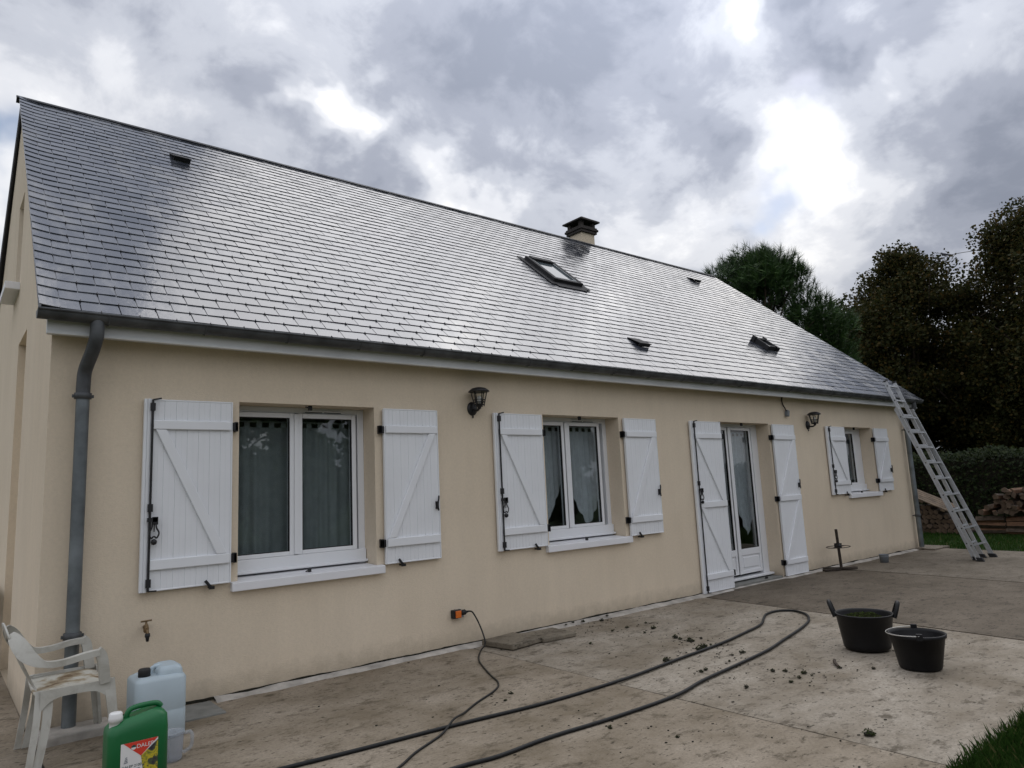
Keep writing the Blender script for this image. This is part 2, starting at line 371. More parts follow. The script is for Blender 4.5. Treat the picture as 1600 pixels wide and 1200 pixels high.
# ------------------------------------------------------------------ ground, patio
b = MB(); n = 40
b.add([(-300, -300, -.03), (300, -300, -.03), (300, 300, -.03), (-300, 300, -.03)], [(0, 1, 2, 3)])
tag(b.build('lawn', 'lawn'), kind='structure')
XJ = [(-3.6, -3.6), (.0, -.02), (3.42, 3.38), (7.03, 6.52), (10.42, 9.86), (14.1, 13.6)]   # joints at the wall and at the lawn
def jx(k, y): a_, b_ = XJ[k]; return a_+(b_-a_)*(-y/4.05)
patio = bpy.data.objects.new('patio', None); COL.objects.link(patio); tag(patio, kind='structure')
def slab(k, mat, y0=-4.17, y1=-.012, g=.011, top=0.0):
    # subdivided plate with slightly ragged edges
    nx, ny = 26, 30; vs = []; fs = []
    for j in range(ny+1):
        y = y0+(y1-y0)*j/ny
        xa, xb = jx(k, y)+g, jx(k+1, y)-g
        for i in range(nx+1):
            x = xa+(xb-xa)*i/nx; e = 0
            if i in (0, nx): e = mnoise.noise((x*2, y*6, k))*.006
            yy = y+(mnoise.noise((x*5, y, k))*.02-.01 if j == 0 else 0)
            edge = .004 if i in (0, nx) or j == 0 else 0
            vs.append((x+e*(1 if i == 0 else -1), yy, top-edge+mnoise.noise((x*.8, y*.8, k))*.003))
    for j in range(ny):
        for i in range(nx): q = j*(nx+1)+i; fs.append((q, q+1, q+nx+2, q+nx+1))
    rim = [i for i in range(nx+1)]+[j*(nx+1)+nx for j in range(1, ny+1)]+[ny*(nx+1)+i for i in range(nx-1, -1, -1)]+[j*(nx+1) for j in range(ny-1, 0, -1)]
    k0 = len(vs); vs += [(vs[i][0], vs[i][1], -.14) for i in rim]
    for i in range(len(rim)): j = (i+1) % len(rim); fs.append((rim[i], k0+i, k0+j, rim[j]))
    return MB().add(vs, fs, 0, False).build('slab', mat, patio)
slab(0, 'conc_a', y1=9); slab(1, 'conc_a'); slab(2, 'conc_b', top=-.004); slab(3, 'conc_c', top=-.002); slab(4, 'conc_d')
# dark earth in the joints
b = MB(); b.box(-3.4, 13.6, -4.1, -.02, -.12, -.012); b.build('joint_fill', 'mossdark', patio)
# pale mortar fillet along the wall foot
b = MB(); vs = []; fs = []; nn = 150
for i in range(nn+1):
    x = 1.12+(13.7-1.12)*i/nn; wd = .10+.035*mnoise.noise((x*2.3, 0, 3))+.02*mnoise.noise((x*9, 1, 3)); hh = .022+.012*mnoise.noise((x*4, 5, 1))
    if 7.7 < x < 9.05: wd *= .35; hh *= .4
    vs += [(x, .0, hh), (x, -wd*.5, hh*.6), (x, -wd, -.006)]
for i in range(nn):
    q = i*3; fs += [(q, q+1, q+4, q+3), (q+1, q+2, q+5, q+4)]
b.add(vs, fs, 0, True); tag(b.build('mortar_fillet', 'mortar', patio))
b = MB(); vs = []; fs = []
for i in range(301):
    x = .05+(13.6-.05)*i/300; zt = .030+.010*mnoise.noise((x*3, 2, 7))+.006*mnoise.noise((x*14, 2, 7)); th = max(.0, .002+.007*mnoise.noise((x*2, 9, 1)))
    vs += [(x, -.0025, zt-.02), (x, -.0025, zt+th)]
for i in range(300):
    if not (7.76 < vs[2*i][0] < 9.02 or 7.76 < vs[2*i+2][0] < 9.02): fs.append((2*i, 2*i+2, 2*i+3, 2*i+1))
b.add(vs, fs); b.build('wall_foot_crack', 'mossdark', patio)
b = MB(); b.box(.80, 1.09, -.40, -.02, -.05, .012); b.build('drain_slab', 'greyslab', patio, .006)
b = MB(); b.box(.02, .42, -.26, -.02, -.05, .055); b.build('downpipe_plinth', 'mortar', patio, .012)
b = MB(); b.box(13.55, 14.25, -.34, .1, -.1, .03); b.build('corner_slab', 'conc_d', patio, .01)

# ------------------------------------------------------------------ house
HX, HD = 13.76, 8.0
house = thing('house', (6.9, 4, 0), 'long cream single-storey house with wet slate roof and white shutters', 'house')
EY, EZ, RY, RZ = -.275, 2.775, 4.0, 6.37
SL = math.hypot(RY-EY, RZ-EZ); ud = Vector((0, (RY-EY)/SL, (RZ-EZ)/SL)); nd = Vector((0, -ud.z, ud.y))
def rp(x, s, h=0): return Vector((x, EY, EZ))+ud*s+nd*h
def xl(s): return -.112+.06*s/SL
def xr(s): return 14.03-.14*s/SL
TOP, ZS, YD = 2.236, .841, .21
OPEN = [(1.285, 2.485, .80, TOP), (4.528, 5.736, .80, TOP), (7.765, 9.019, -.1, TOP), (11.30, 12.357, 1.06, TOP)]
def wall_x(x0, x1, z0, z1, y0, y1, ops):
    b = MB(); xs = sorted({x0, x1, *[o[0] for o in ops], *[o[1] for o in ops]}); zs = sorted({z0, z1, *[q for o in ops for q in o[2:]]})
    for i in range(len(xs)-1):
        for j in range(len(zs)-1):
            cx, cz = (xs[i]+xs[i+1])/2, (zs[j]+zs[j+1])/2
            if any(o[0] < cx < o[1] and o[2] < cz < o[3] for o in ops): continue
            a_, c_, e_, g_ = xs[i], xs[i+1], zs[j], zs[j+1]
            b.add([(a_, y0, e_), (c_, y0, e_), (c_, y0, g_), (a_, y0, g_)], [(0, 1, 2, 3)])
            b.add([(a_, y1, e_), (c_, y1, e_), (c_, y1, g_), (a_, y1, g_)], [(3, 2, 1, 0)])
    for a_, c_, e_, g_ in ops:
        b.add([(a_, y0, e_), (a_, y1, e_), (a_, y1, g_), (a_, y0, g_)], [(0, 1, 2, 3)])
        b.add([(c_, y0, e_), (c_, y1, e_), (c_, y1, g_), (c_, y0, g_)], [(3, 2, 1, 0)])
        b.add([(a_, y0, g_), (a_, y1, g_), (c_, y1, g_), (c_, y0, g_)], [(0, 1, 2, 3)])
        b.add([(a_, y0, e_), (a_, y1, e_), (c_, y1, e_), (c_, y0, e_)], [(3, 2, 1, 0)])
    return b
wall_x(0, HX, -.1, 2.75, 0, .34, OPEN).build('front_wall', 'stucco', house)
def roof_z(y): return EZ-.10+(RZ-EZ)*((y-EY) if y <= RY else (2*RY-EY-y))/(RY-EY)
def gable(x0, x1, ops, flip):
    b = MB(); ys = sorted({.34, RY, HD, *[o[0] for o in ops], *[o[1] for o in ops]}|({0.0}))
    for i in range(len(ys)-1):
        a_, c_ = ys[i], ys[i+1]; cy = (a_+c_)/2
        segs = [(-.1, None)]
        for o in ops:
            if o[0] < cy < o[1]: segs = [(-.1, o[2]), (o[3], None)] if segs == [(-.1, None)] else segs[:-1]+[(segs[-1][0], o[2]), (o[3], None)]
        for e_, g_ in segs:
            if g_ is not None and g_ <= e_: continue
            t0, t1 = (roof_z(a_), roof_z(c_)) if g_ is None else (g_, g_)
            for X in (x0, x1): b.add([(X, a_, e_), (X, c_, e_), (X, c_, t1), (X, a_, t0)], [(0, 1, 2, 3)])
    for a_, c_, e_, g_ in ops:
        b.add([(x0, a_, e_), (x1, a_, e_), (x1, a_, g_), (x0, a_, g_)], [(0, 1, 2, 3)])
        b.add([(x0, c_, e_), (x1, c_, e_), (x1, c_, g_), (x0, c_, g_)], [(0, 1, 2, 3)])
        b.add([(x0, a_, g_), (x1, a_, g_), (x1, c_, g_), (x0, c_, g_)], [(0, 1, 2, 3)])
        b.add([(x0, a_, e_), (x1, a_, e_), (x1, c_, e_), (x0, c_, e_)], [(0, 1, 2, 3)])
    return b
GO = [(1.90, 2.72, .0, 3.10), (3.05, 3.62, 3.82, 4.85)]
gable(0, .30, GO, False).build('left_gable_wall', 'stucco', house)
gable(HX-.30, HX, [], True).build('right_gable_wall', 'stucco', house)
b = MB(); b.box(0, HX, HD-.3, HD, -.1, 2.75); b.build('rear_wall', 'stucco', house)
b = MB(); b.box(.3, HX-.3, .34, HD-.3, -.05, .03); b.build('interior_floor', 'dark', house)
b = MB(); b.box(.3, HX-.3, .34, HD-.3, 2.62, 2.66); b.build('interior_ceiling', 'room', house)
b = MB(); b.box(.3, HX-.3, 3.6, 3.7, .03, 2.62); b.build('interior_wall', 'room', house)
b = MB(); b.box(-.13, .34, 2.98, 3.70, 3.74, 3.82); b.build('gable_window_sill', 'sill', house, .006)
b = MB(); b.box(.14, .2, 1.90, 2.72, 0, 3.10); b.build('gable_door', 'stucco', house)
b = MB(); b.box(.14, .2, 3.05, 3.62, 3.82, 4.85); b.build('gable_shutter', 'pvc', house)

# roof decks
roof = MB(); h0, h1 = -.005, -.09
for sgn in (0, 1):
    def q(x, s, h):
        p = rp(x, s, h)
        if sgn: p.y = 2*RY-p.y
        return p
    vs = [q(xl(0)+.02, .05, h0), q(xr(0)-.02, .05, h0), q(xr(SL)-.02, SL, h0), q(xl(SL)+.02, SL, h0), q(xl(0)+.02, .05, h1), q(xr(0)-.02, .05, h1), q(xr(SL)-.02, SL, h1), q(xl(SL)+.02, SL, h1)]
    roof.add(vs, [(0, 1, 2, 3), (7, 6, 5, 4), (0, 4, 5, 1), (1, 5, 6, 2), (2, 6, 7, 3), (3, 7, 4, 0)])
roof = roof.build('roof', 'ridge', house)
# front slope slates, laid in courses; holes where the skylights and vents stand
EXP, SLW, SLEN, TH = .148, .2415, .315, .0062
HOLES = [(6.42, 7.02, 2.62, 3.46), (10.34, 10.66, 1.28, 1.58)]
sl_all = []; row = 0; s = -.02
while s < SL-.10:
    x = xl(s)+(0 if row % 2 == 0 else -SLW/2)
    x -= .0
    while x < xr(s):
        a_, c_ = max(x, xl(s)), min(x+SLW, xr(s))
        if c_-a_ > .05 and not any(h[0] < (a_+c_)/2 < h[1] and h[2] < s+.07 < h[3] for h in HOLES):
            sl_all.append((a_, c_, s, min(SLEN, SL-.01-s)))
        x += SLW
    s += EXP; row += 1
def curled(a_, c_, s, ln, mm):      # slates of the left verge kick up towards the edge
    P = []; F = []; K = 6
    for j in range(K+1):
        x = -(c_-a_)/2+.0025+(c_-a_-.005)*j/K; d = (x+(a_+c_)/2)-xl(s); lift = .020*max(0, 1-d/.24)**2
        for (Y, hh) in ((0, 0), (ln, 0), (ln, TH), (0, TH)): P.append(mm@Vector((x, Y, .0135*(1-Y/SLEN)+hh+lift)))
    for j in range(K):
        q = j*4; F += [(q+i, q+(i+1) % 4, q+4+(i+1) % 4, q+4+i) for i in range(4)]
    return P, F+[(3, 2, 1, 0), (K*4, K*4+1, K*4+2, K*4+3)]
def slate_verts(wd, ln):
    t = .0135
    pts = []
    for hh in (0, TH):
        for (X, Y) in ((-wd/2, 0), (wd/2, 0), (wd/2, ln), (-wd/2, ln)):
            pts.append((X, Y, t*(1-Y/SLEN)+hh))
    return pts, [(3, 2, 1, 0), (4, 5, 6, 7), (0, 1, 5, 4), (1, 2, 6, 5), (2, 3, 7, 6), (3, 0, 4, 7)]
ROT = Matrix((Vector((1, 0, 0)), ud, nd)).transposed().to_4x4()
def slate_matrix(a_, c_, s):
    m = Matrix.Translation(rp((a_+c_)/2, s+rnd.uniform(-.0035, .0035)))@ROT
    return m@Matrix.Rotation(rnd.gauss(0, .0045), 4, 'Y')@Matrix.Rotation(rnd.gauss(0, .0035), 4, 'X')@Matrix.Rotation(rnd.gauss(0, .003), 4, 'Z')
order = sorted(range(len(sl_all)), key=lambda i: (rp((sl_all[i][0]+sl_all[i][1])/2, sl_all[i][2])-CAM).length)
near = set([i for i in order if sl_all[i][1]-sl_all[i][0] > .1 and sl_all[i][3] > .28][:300])
vs, fs = slate_verts(SLW-.0065, SLEN)
slme = bpy.data.meshes.new('slate'); slme.from_pydata(vs, [], fs); slme.materials.append(MT['slate'])
st = MB(); hooks = MB()
for i, (a_, c_, s, ln) in enumerate(sl_all):
    mm = slate_matrix(a_, c_, s)
    if a_ < xl(s)+.2:
        P, F = curled(a_, c_, s, ln, mm)
        if i in near: MB().add(P, F).build('slate', 'slate', roof)
        else: st.add(P, F)
    elif i in near and c_-a_ > SLW-.001:
        o = bpy.data.objects.new('slate', slme); COL.objects.link(o); o.parent = roof; o.matrix_local = mm
    else:
        v_, f_ = slate_verts(c_-a_-.0065, ln); st.add([mm@Vector(p) for p in v_], f_)
    hk = rp((a_+c_)/2+rnd.uniform(-.006, .006), s-.004, .018)
    far_ = (hk-CAM).length > 7.5; hooks.obox(hk, (.0018 if far_ else .0026, 0, 0), ud*(.007 if far_ else .014), nd*(.003 if far_ else .007))
tag(st.build('slate_field', 'slate', roof), kind='stuff')
tag(hooks.build('slate_hooks', 'iron', roof), kind='stuff')
# left verge slates seen edge on, rear slope cover
b = MB()
for sgn in (1,):
    k = 0; s = 0
    while s < SL-.24:
        p = rp(xl(s)+.015, s, .0); p.y = 2*RY-p.y; d2 = Vector((0, -ud.y, ud.z)); n2 = Vector((0, ud.z, ud.y))
        b.obox(p+Vector((7.05, 0, 0))+d2*.1+n2*.012, (7.06-.07*s/SL, 0, 0), d2*.12, n2*.006); s += EXP
tag(b.build('rear_slates', 'slate', roof), kind='stuff')
b = MB()
for s0 in (0, 1):
    p0 = rp(0, SL-.065, .034); p1 = rp(0, SL+.012, .028); pts = []
    ya, za, yb, zb = p0.y, p0.z, RY, RZ+.03
    if s0: ya = 2*RY-ya
    X0, X1 = -.075, 13.915
    vs = [(X0, ya, za), (X1, ya, za), (X1, yb, zb), (X0, yb, zb)]
    vs += [(x, y, z-.012) for x, y, z in vs]
    b.add(vs, [(0, 1, 2, 3), (7, 6, 5, 4), (0, 4, 5, 1), (1, 5, 6, 2), (2, 6, 7, 3), (3, 7, 4, 0)])
b.tube([(-.078, RY, RZ+.02), (13.918, RY, RZ+.02)], .014, 8)
b.build('ridge_cap', 'ridge', roof)
# verge strips
for X, f in ((xl, .035), (xr, -.035)):
    for sgn in (0, 1):
        p, q_ = rp(X(0)+f, .22, -.075), rp(X(SL)+f, SL, -.075)
        if sgn: p.y = 2*RY-p.y; q_.y = 2*RY-q_.y
        b = MB(); b.obox((p+q_)/2, (q_-p)/2, Vector((.010, 0, 0)), (q_-p).cross(Vector((1, 0, 0))).normalized()*.06)
        b.build('verge_board', 'ridge', roof)

# eaves
b = MB(); b.box(-.05, 14.0, -.185, -.155, 2.622, 2.735); b.box(-.052, 14.002, -.192, -.184, 2.622, 2.645)
b.build('fascia', 'fascia', house, .006)
b = MB(); b.box(-.03, 13.98, -.154, .0, 2.652, 2.664); b.build('soffit', 'fascia', house)
b = MB()
vs = []; fs = []; K = 12; gy, gz, gr = -.250, 2.760, .057
for xi, X in enumerate((-.115, 14.03)):
    for k in range(K+1):
        a_ = math.pi+math.pi*k/K; vs.append((X, gy+gr*math.cos(a_), gz+gr*math.sin(a_)))
    for k in range(K+1):
        a_ = math.pi+math.pi*k/K; vs.append((X, gy+(gr-.004)*math.cos(a_), gz+(gr-.004)*math.sin(a_)))
H2 = 2*(K+1)
for k in range(K): fs += [(k, k+1, H2+k+1, H2+k), (K+1+k+1, K+1+k, H2+K+1+k, H2+K+1+k+1)]
b.add(vs, fs, 0, True)
for X in (-.115, 14.03):
    b.add([(X, gy+gr*math.cos(math.pi+math.pi*k/K), gz+gr*math.sin(math.pi+math.pi*k/K)) for k in range(K+1)], [tuple(range(K+1))])
b.tube([(-.115, gy-gr, gz+.002), (14.03, gy-gr, gz+.002)], .010, 8)
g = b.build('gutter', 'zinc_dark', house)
b = MB()
for k in range(22): X = .3+k*.64; b.tube([(X, gy-gr-.002, gz)]+[(X, gy+(gr+.003)*math.cos(math.pi+math.pi*j/6), gz+(gr+.003)*math.sin(math.pi+math.pi*j/6)) for j in range(1, 7)], .006, 5)
b.build('gutter_bracket', 'zinc_dark', g)
def downpipe(x, label_name='downpipe'):
    e = holder('downpipe', house)
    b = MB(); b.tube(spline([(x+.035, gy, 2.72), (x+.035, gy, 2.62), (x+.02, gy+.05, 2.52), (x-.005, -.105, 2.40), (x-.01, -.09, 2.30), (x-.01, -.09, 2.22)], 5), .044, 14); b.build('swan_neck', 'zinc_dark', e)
    b = MB(); b.tube([(x-.01, -.09, 2.30), (x-.01, -.09, .05)], .042, 16); b.build('pipe', 'zinc', e)
    for z in (2.22, .62):
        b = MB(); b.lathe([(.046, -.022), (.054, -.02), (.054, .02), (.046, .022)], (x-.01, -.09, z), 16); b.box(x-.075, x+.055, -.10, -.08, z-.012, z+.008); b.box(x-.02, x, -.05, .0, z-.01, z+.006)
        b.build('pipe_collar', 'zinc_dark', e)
    return e
downpipe(.20); downpipe(13.66)

# chimney
ch = holder('chimney', house)
CX0, CX1, CY0, CY1 = 9.65, 10.03, 4.20, 4.57
b = MB(); b.box(CX0, CX1, CY0, CY1, 5.6, 6.76); b.build('stack', 'stucco', ch)
b = MB(); b.box(CX0-.045, CX1+.045, CY0-.045, CY1+.045, 6.72, 6.775); b.box(CX0-.07, CX1+.07, CY0-.07, CY1+.07, 6.775, 6.825); b.box(CX0-.05, CX1+.05, CY0-.05, CY1+.05, 6.825, 6.86); b.build('collar', 'chimney_dark', ch, .01)
for X in (CX0+.02, CX1-.02):
    for Y in (CY0+.02, CY1-.02):
        b = MB(); b.box(X-.04, X+.04, Y-.04, Y+.04, 6.86, 6.97); b.build('post', 'chimney_dark', ch)
b = MB(); e = .095
cvs = [(CX0-e, CY0-e, 6.97), (CX1+e, CY0-e, 6.97), (CX1+e, CY1+e, 6.97), (CX0-e, CY1+e, 6.97)]
b.add(cvs+[(x, y, z+.03) for x, y, z in cvs]+[((CX0+CX1)/2, (CY0+CY1)/2-.04, 7.15), ((CX0+CX1)/2, (CY0+CY1)/2+.04, 7.15)],
      [(3, 2, 1, 0), (0, 1, 5, 4), (1, 2, 6, 5), (2, 3, 7, 6), (3, 0, 4, 7), (4, 5, 8), (5, 6, 9, 8), (6, 7, 9), (7, 4, 8, 9)])
b.build('cap', 'chimney_dark', ch)

# skylights and vents
def on_roof(b, x0, x1, s0, s1, ha, hb, m=0): b.obox(rp((x0+x1)/2, (s0+s1)/2, (ha+hb)/2), ((x1-x0)/2, 0, 0), ud*(s1-s0)/2, nd*(hb-ha)/2, m); return b
MT['trim'] = plain('dark_roof_trim', (.018, .018, .020), .75, var=.3)
rw = holder('roof_window', house)
x0, x1, s0, s1 = 6.42, 7.02, 2.62, 3.46
b = MB(); on_roof(b, x0, x0+.07, s0, s1, 0, .085); on_roof(b, x1-.07, x1, s0, s1, 0, .085); on_roof(b, x0+.07, x1-.07, s0, s0+.07, 0, .08); on_roof(b, x0+.07, x1-.07, s1-.10, s1, 0, .10)
b.build('frame', 'trim', rw, .006)
b = MB(); on_roof(b, x0+.07, x0+.095, s0+.07, s1-.1, .05, .078); on_roof(b, x1-.095, x1-.07, s0+.07, s1-.1, .05, .078); on_roof(b, x0+.095, x1-.095, s0+.07, s0+.095, .05, .076); b.build('sash', 'zinc', rw)
b = MB(); on_roof(b, x0+.095, x1-.095, s0+.095, s1-.10, .05, .058)
a = M('skylight_glass', .06, spec=.5); a.col((.10, .12, .13)); MT['skyglass'] = a.m
b.build('pane', 'skyglass', rw)
b = MB(); on_roof(b, x0-.10, x0, s0-.1, s1+.06, .024, .032); on_roof(b, x1, x1+.10, s0-.1, s1+.06, .024, .032); on_roof(b, x0, x1, s0-.16, s0, .022, .030); b.build('flashing', 'trim', rw)
for (x0, x1, s0, s1) in ((1.46, 1.67, 4.40, 4.58), (6.47, 6.70, .66, .84), (12.06, 12.30, 4.60, 4.78)):
    v = holder('roof_vent', house)
    b = MB(); vs = [rp(x0, s0, .075), rp(x1, s0, .075), rp(x1, s1+.06, .026), rp(x0, s1+.06, .026), rp(x0, s0, .066), rp(x1, s0, .066), rp(x1, s1+.06, .018), rp(x0, s1+.06, .018)]
    b.add(vs, [(0, 1, 2, 3), (7, 6, 5, 4), (0, 4, 5, 1), (1, 5, 6, 2), (2, 6, 7, 3), (3, 7, 4, 0)]); b.build('hood', 'trim', v)
    b = MB(); on_roof(b, x0+.008, x1-.008, s0+.01, s0+.02, .02, .068); b.build('grille', 'iron', v)
rv = holder('roof_hatch', house)
x0, x1, s0, s1 = 10.34, 10.66, 1.28, 1.58
b = MB(); on_roof(b, x0, x0+.05, s0, s1, 0, .10); on_roof(b, x1-.05, x1, s0, s1, 0, .10); on_roof(b, x0+.05, x1-.05, s0, s0+.05, 0, .09); on_roof(b, x0+.05, x1-.05, s1-.05, s1, 0, .10); b.build('frame', 'trim', rv, .005)
b = MB(); on_roof(b, x0+.05, x1-.05, s0+.05, s1-.05, .05, .058); b.build('pane', 'skyglass', rv)
b = MB()
for X in (x0-.02, x1-.03): on_roof(b, X, X+.05, s1-.03, s1+.04, .02, .115); on_roof(b, X, X+.05, s0-.04, s0+.04, .02, .10)
b.build('hinge_lug', 'iron', rv)

# ------------------------------------------------------------------ windows and the glazed door
def window(x0, x1, z0, z1, zsill, gx, fr=.075, name='window', panel=None):
    """gx: list of glass x-ranges"""
    wdo = holder(name, house); y0, y1 = YD, YD+.06
    gz0 = panel[1] if panel else z0+.175; gz1 = z1-.095
    b = MB(); b.box(x0, x0+fr*.55, y0, y1, z0, z1); b.box(x1-fr*.85, x1, y0, y1, z0, z1); b.box(x0+fr*.55, x1-fr*.85, y0, y1, z1-.05, z1)
    if not panel: b.box(x0+fr*.55, x1-fr*.85, y0-.005, y1, z0+.02, z0+.06)
    b.build('frame', 'pvc', wdo, .004)
    for gi_, (ga, gb) in enumerate(gx):
        b = MB(); st_ = .042; zb = (panel[0]-.05 if panel else gz0-.035); yy0, yy1 = y0-.022, y1-.02
        b.box(ga-st_, ga, yy0, yy1, zb, gz1+.042); b.box(gb, gb+st_, yy0, yy1, zb, gz1+.042); b.box(ga, gb, yy0, yy1, gz1, gz1+.042)
        if panel:
            b.box(ga, gb, yy0, yy1, panel[2], gz0); b.box(ga, gb, yy0, yy1, zb, panel[0]); b.box(ga, gb, yy0+.014, yy1, panel[0], panel[2])
            b.box(ga+.035, gb-.035, yy0+.004, yy1-.01, panel[0]+.03, panel[2]-.03)
        else: b.box(ga, gb, yy0, yy1, zb, gz0)
        b.build('sash', 'pvc', wdo, .005)
        b = MB(); b.box(ga-.004, ga+.006, yy0+.004, yy0+.03, gz0, gz1); b.box(gb-.006, gb+.004, yy0+.004, yy0+.03, gz0, gz1); b.box(ga+.006, gb-.006, yy0+.004, yy0+.03, gz0-.002, gz0+.006); b.box(ga+.006, gb-.006, yy0+.004, yy0+.03, gz1-.006, gz1+.002); b.build('gasket', 'rubber', wdo)
        b = MB(); b.box(ga+.002, gb-.002, yy0+.014, yy0+.020, gz0, gz1); b.build('pane', 'glass', wdo)
    if len(gx) > 1:
        b = MB(); xa, xb = gx[0][1]+.036, gx[1][0]-.036; xm = (xa+xb)/2
        b.box(xm-.018, xm+.018, y0-.034, y0-.02, (panel[0]-.05 if panel else gz0-.03), gz1+.035); b.build('meeting_stile', 'pvc', wdo, .004)
    if not panel:
        # apron and sloping drip below the sash
        b = MB(); b.box(x0+.01, x1-.005, y0-.03, y1, z0+.022, z0+.139); b.box(x0+.002, x1-.002, y0-.06, y0-.028, z0+.028, z0+.05); b.build('apron', 'pvc', wdo, .005)
        b = MB(); zt = zsill; xa, xb = x0-.055, x1+.058
        vs = [(xa, -.055, zt-.006), (xb, -.055, zt-.006), (xb, -.002, zt), (xa, -.002, zt), (xa, -.055, zt-.072), (xb, -.055, zt-.072), (xb, -.002, zt-.072), (xa, -.002, zt-.072)]
        b.add(vs, [(0, 1, 2, 3), (7, 6, 5, 4), (0, 4, 5, 1), (1, 5, 6, 2), (3, 7, 4, 0)])
        vs = [(x0+.001, -.002, zt), (x1-.001, -.002, zt), (x1-.001, y1, zt+.016), (x0+.001, y1, zt+.016), (x0+.001, -.002, zt-.05), (x1-.001, -.002, zt-.05), (x1-.001, y1, zt-.05), (x0+.001, y1, zt-.05)]
        b.add(vs, [(0, 1, 2, 3), (7, 6, 5, 4), (1, 5, 6, 2), (2, 6, 7, 3), (3, 7, 4, 0)])
        b.build('sill', 'sill', wdo, .005)
        b = MB(); xm = (x0+x1)/2; b.box(xm-.012, xm+.012, .03, .055, zt, zt+.03); b.tube([(xm-.04, .02, zt+.012), (xm, .03, zt+.018)], .006, 6); b.build('shutter_catch', 'iron', wdo)
    # black lintel catch and vent grille above
    xm = (x0+x1)/2+.02
    b = MB(); b.box(xm-.014, xm+.014, .05, .075, z1-.04, z1); b.tube([(xm-.05, .04, z1-.015), (xm, .05, z1-.02)], .006, 6); b.build('lintel_catch', 'iron', wdo)
    if name == 'window' and x1-x0 > 1.1:
        b = MB(); b.box(xm, xm+.36, y0-.012, y0+.001, z1-.042, z1-.022); b.box(xm+.01, xm+.35, y0-.02, y0-.011, z1-.036, z1-.03); b.build('air_inlet', 'pvc', wdo)
        b = MB(); b.box(xm+.012, xm+.17, y0-.016, y0-.010, z1-.042, z1-.037); b.box(xm+.19, xm+.348, y0-.016, y0-.010, z1-.042, z1-.037); b.build('inlet_slot', 'rubber', wdo)
    return wdo
window(1.285, 2.485, ZS, TOP, ZS, [(1.335, 1.775), (1.888, 2.355)])
window(4.528, 5.736, ZS, TOP, ZS, [(4.58, 4.97), (5.10, 5.555)])
window(11.30, 12.357, 1.112, TOP, 1.112, [(11.52, 12.03)], fr=.30)
window(7.765, 9.019, .06, TOP, 0, [(7.83, 8.175), (8.32, 8.77)], fr=.18, name='glazed_door', panel=(.17, .46, .37))
dth = holder('threshold', house)
b = MB(); b.box(7.77, 9.014, -.0, .34, -.05, .035); b.build('step', 'greyslab', dth, .006)
b = MB(); b.box(7.77, 9.01, .13, .30, .055, .085); b.build('door_sill', 'pvc', dth, .006)
b = MB(); b.box(8.62, 8.645, .02, .05, .035, .06); b.tube([(8.57, .02, .045), (8.63, .03, .05)], .006, 6); b.build('floor_catch', 'iron', dth)

# curtains hang inside: things of their own
def curtain(x0, x1, z0f, z1, y, mat, label, amp=.018, folds=60, tabs=True, n=70):
    b = MB(); vs = []; fs = []; K = 26
    for i in range(n+1):
        x = x0+(x1-x0)*i/n; zb = z0f(x)
        for k in range(K+1):
            z = zb+(z1-zb)*k/K
            yy = y+amp*(math.sin(x*folds+1.1*math.sin(x*9))*(.55+.45*mnoise.noise((x*3, z*.8, 2)))+.5*mnoise.noise((x*7, z*1.2, 0)))
            vs.append((x, yy, z))
    for i in range(n):
        for k in range(K): q = i*(K+1)+k; fs.append((q, q+K+1, q+K+2, q+1))
    b.add(vs, fs, 0, True)
    if tabs:
        x = x0+.03
        while x < x1-.05: b.box(x, x+.045, y-.004, y+.002, z1-.005, z1+.055); x += .105
        b.tube([(x0-.03, y+.01, z1+.05), (x1+.03, y+.01, z1+.05)], .007, 6)
    return tag(b.build('curtain', mat), label, 'curtain', 'net curtains behind the panes')
curtain(1.30, 1.83, lambda x: .86, 2.07, .33, 'net_grey', 'grey net curtain in left pane of the window nearest the drainpipe')
curtain(1.85, 2.40, lambda x: .86, 2.07, .33, 'net_grey', 'grey net curtain in right pane of the window nearest the chair')
def vdip(x0, x1, lo, hi, p=1.3, sc=18): return lambda x: lo+(hi-lo)*abs((x-(x0+x1)/2)/((x1-x0)/2))**p+.018*abs(math.sin(x*sc*2))
curtain(4.60, 5.12, vdip(4.36, 5.02, .92, 1.42), 2.09, .32, 'net_white', 'white scalloped curtain in left pane of the middle window', folds=75)
curtain(5.14, 5.72, vdip(5.18, 5.72, .98, 1.42), 2.09, .32, 'net_white', 'white scalloped curtain in right pane of the middle window', folds=75)
curtain(8.36, 8.95, vdip(8.44, 9.02, .62, 1.2), 2.07, .32, 'net_white', 'white pointed curtain behind the glass of the patio door', folds=75)
curtain(11.36, 12.28, lambda x: 1.12, 2.09, .33, 'net_grey', 'dim net curtain in the small window near the ladder')

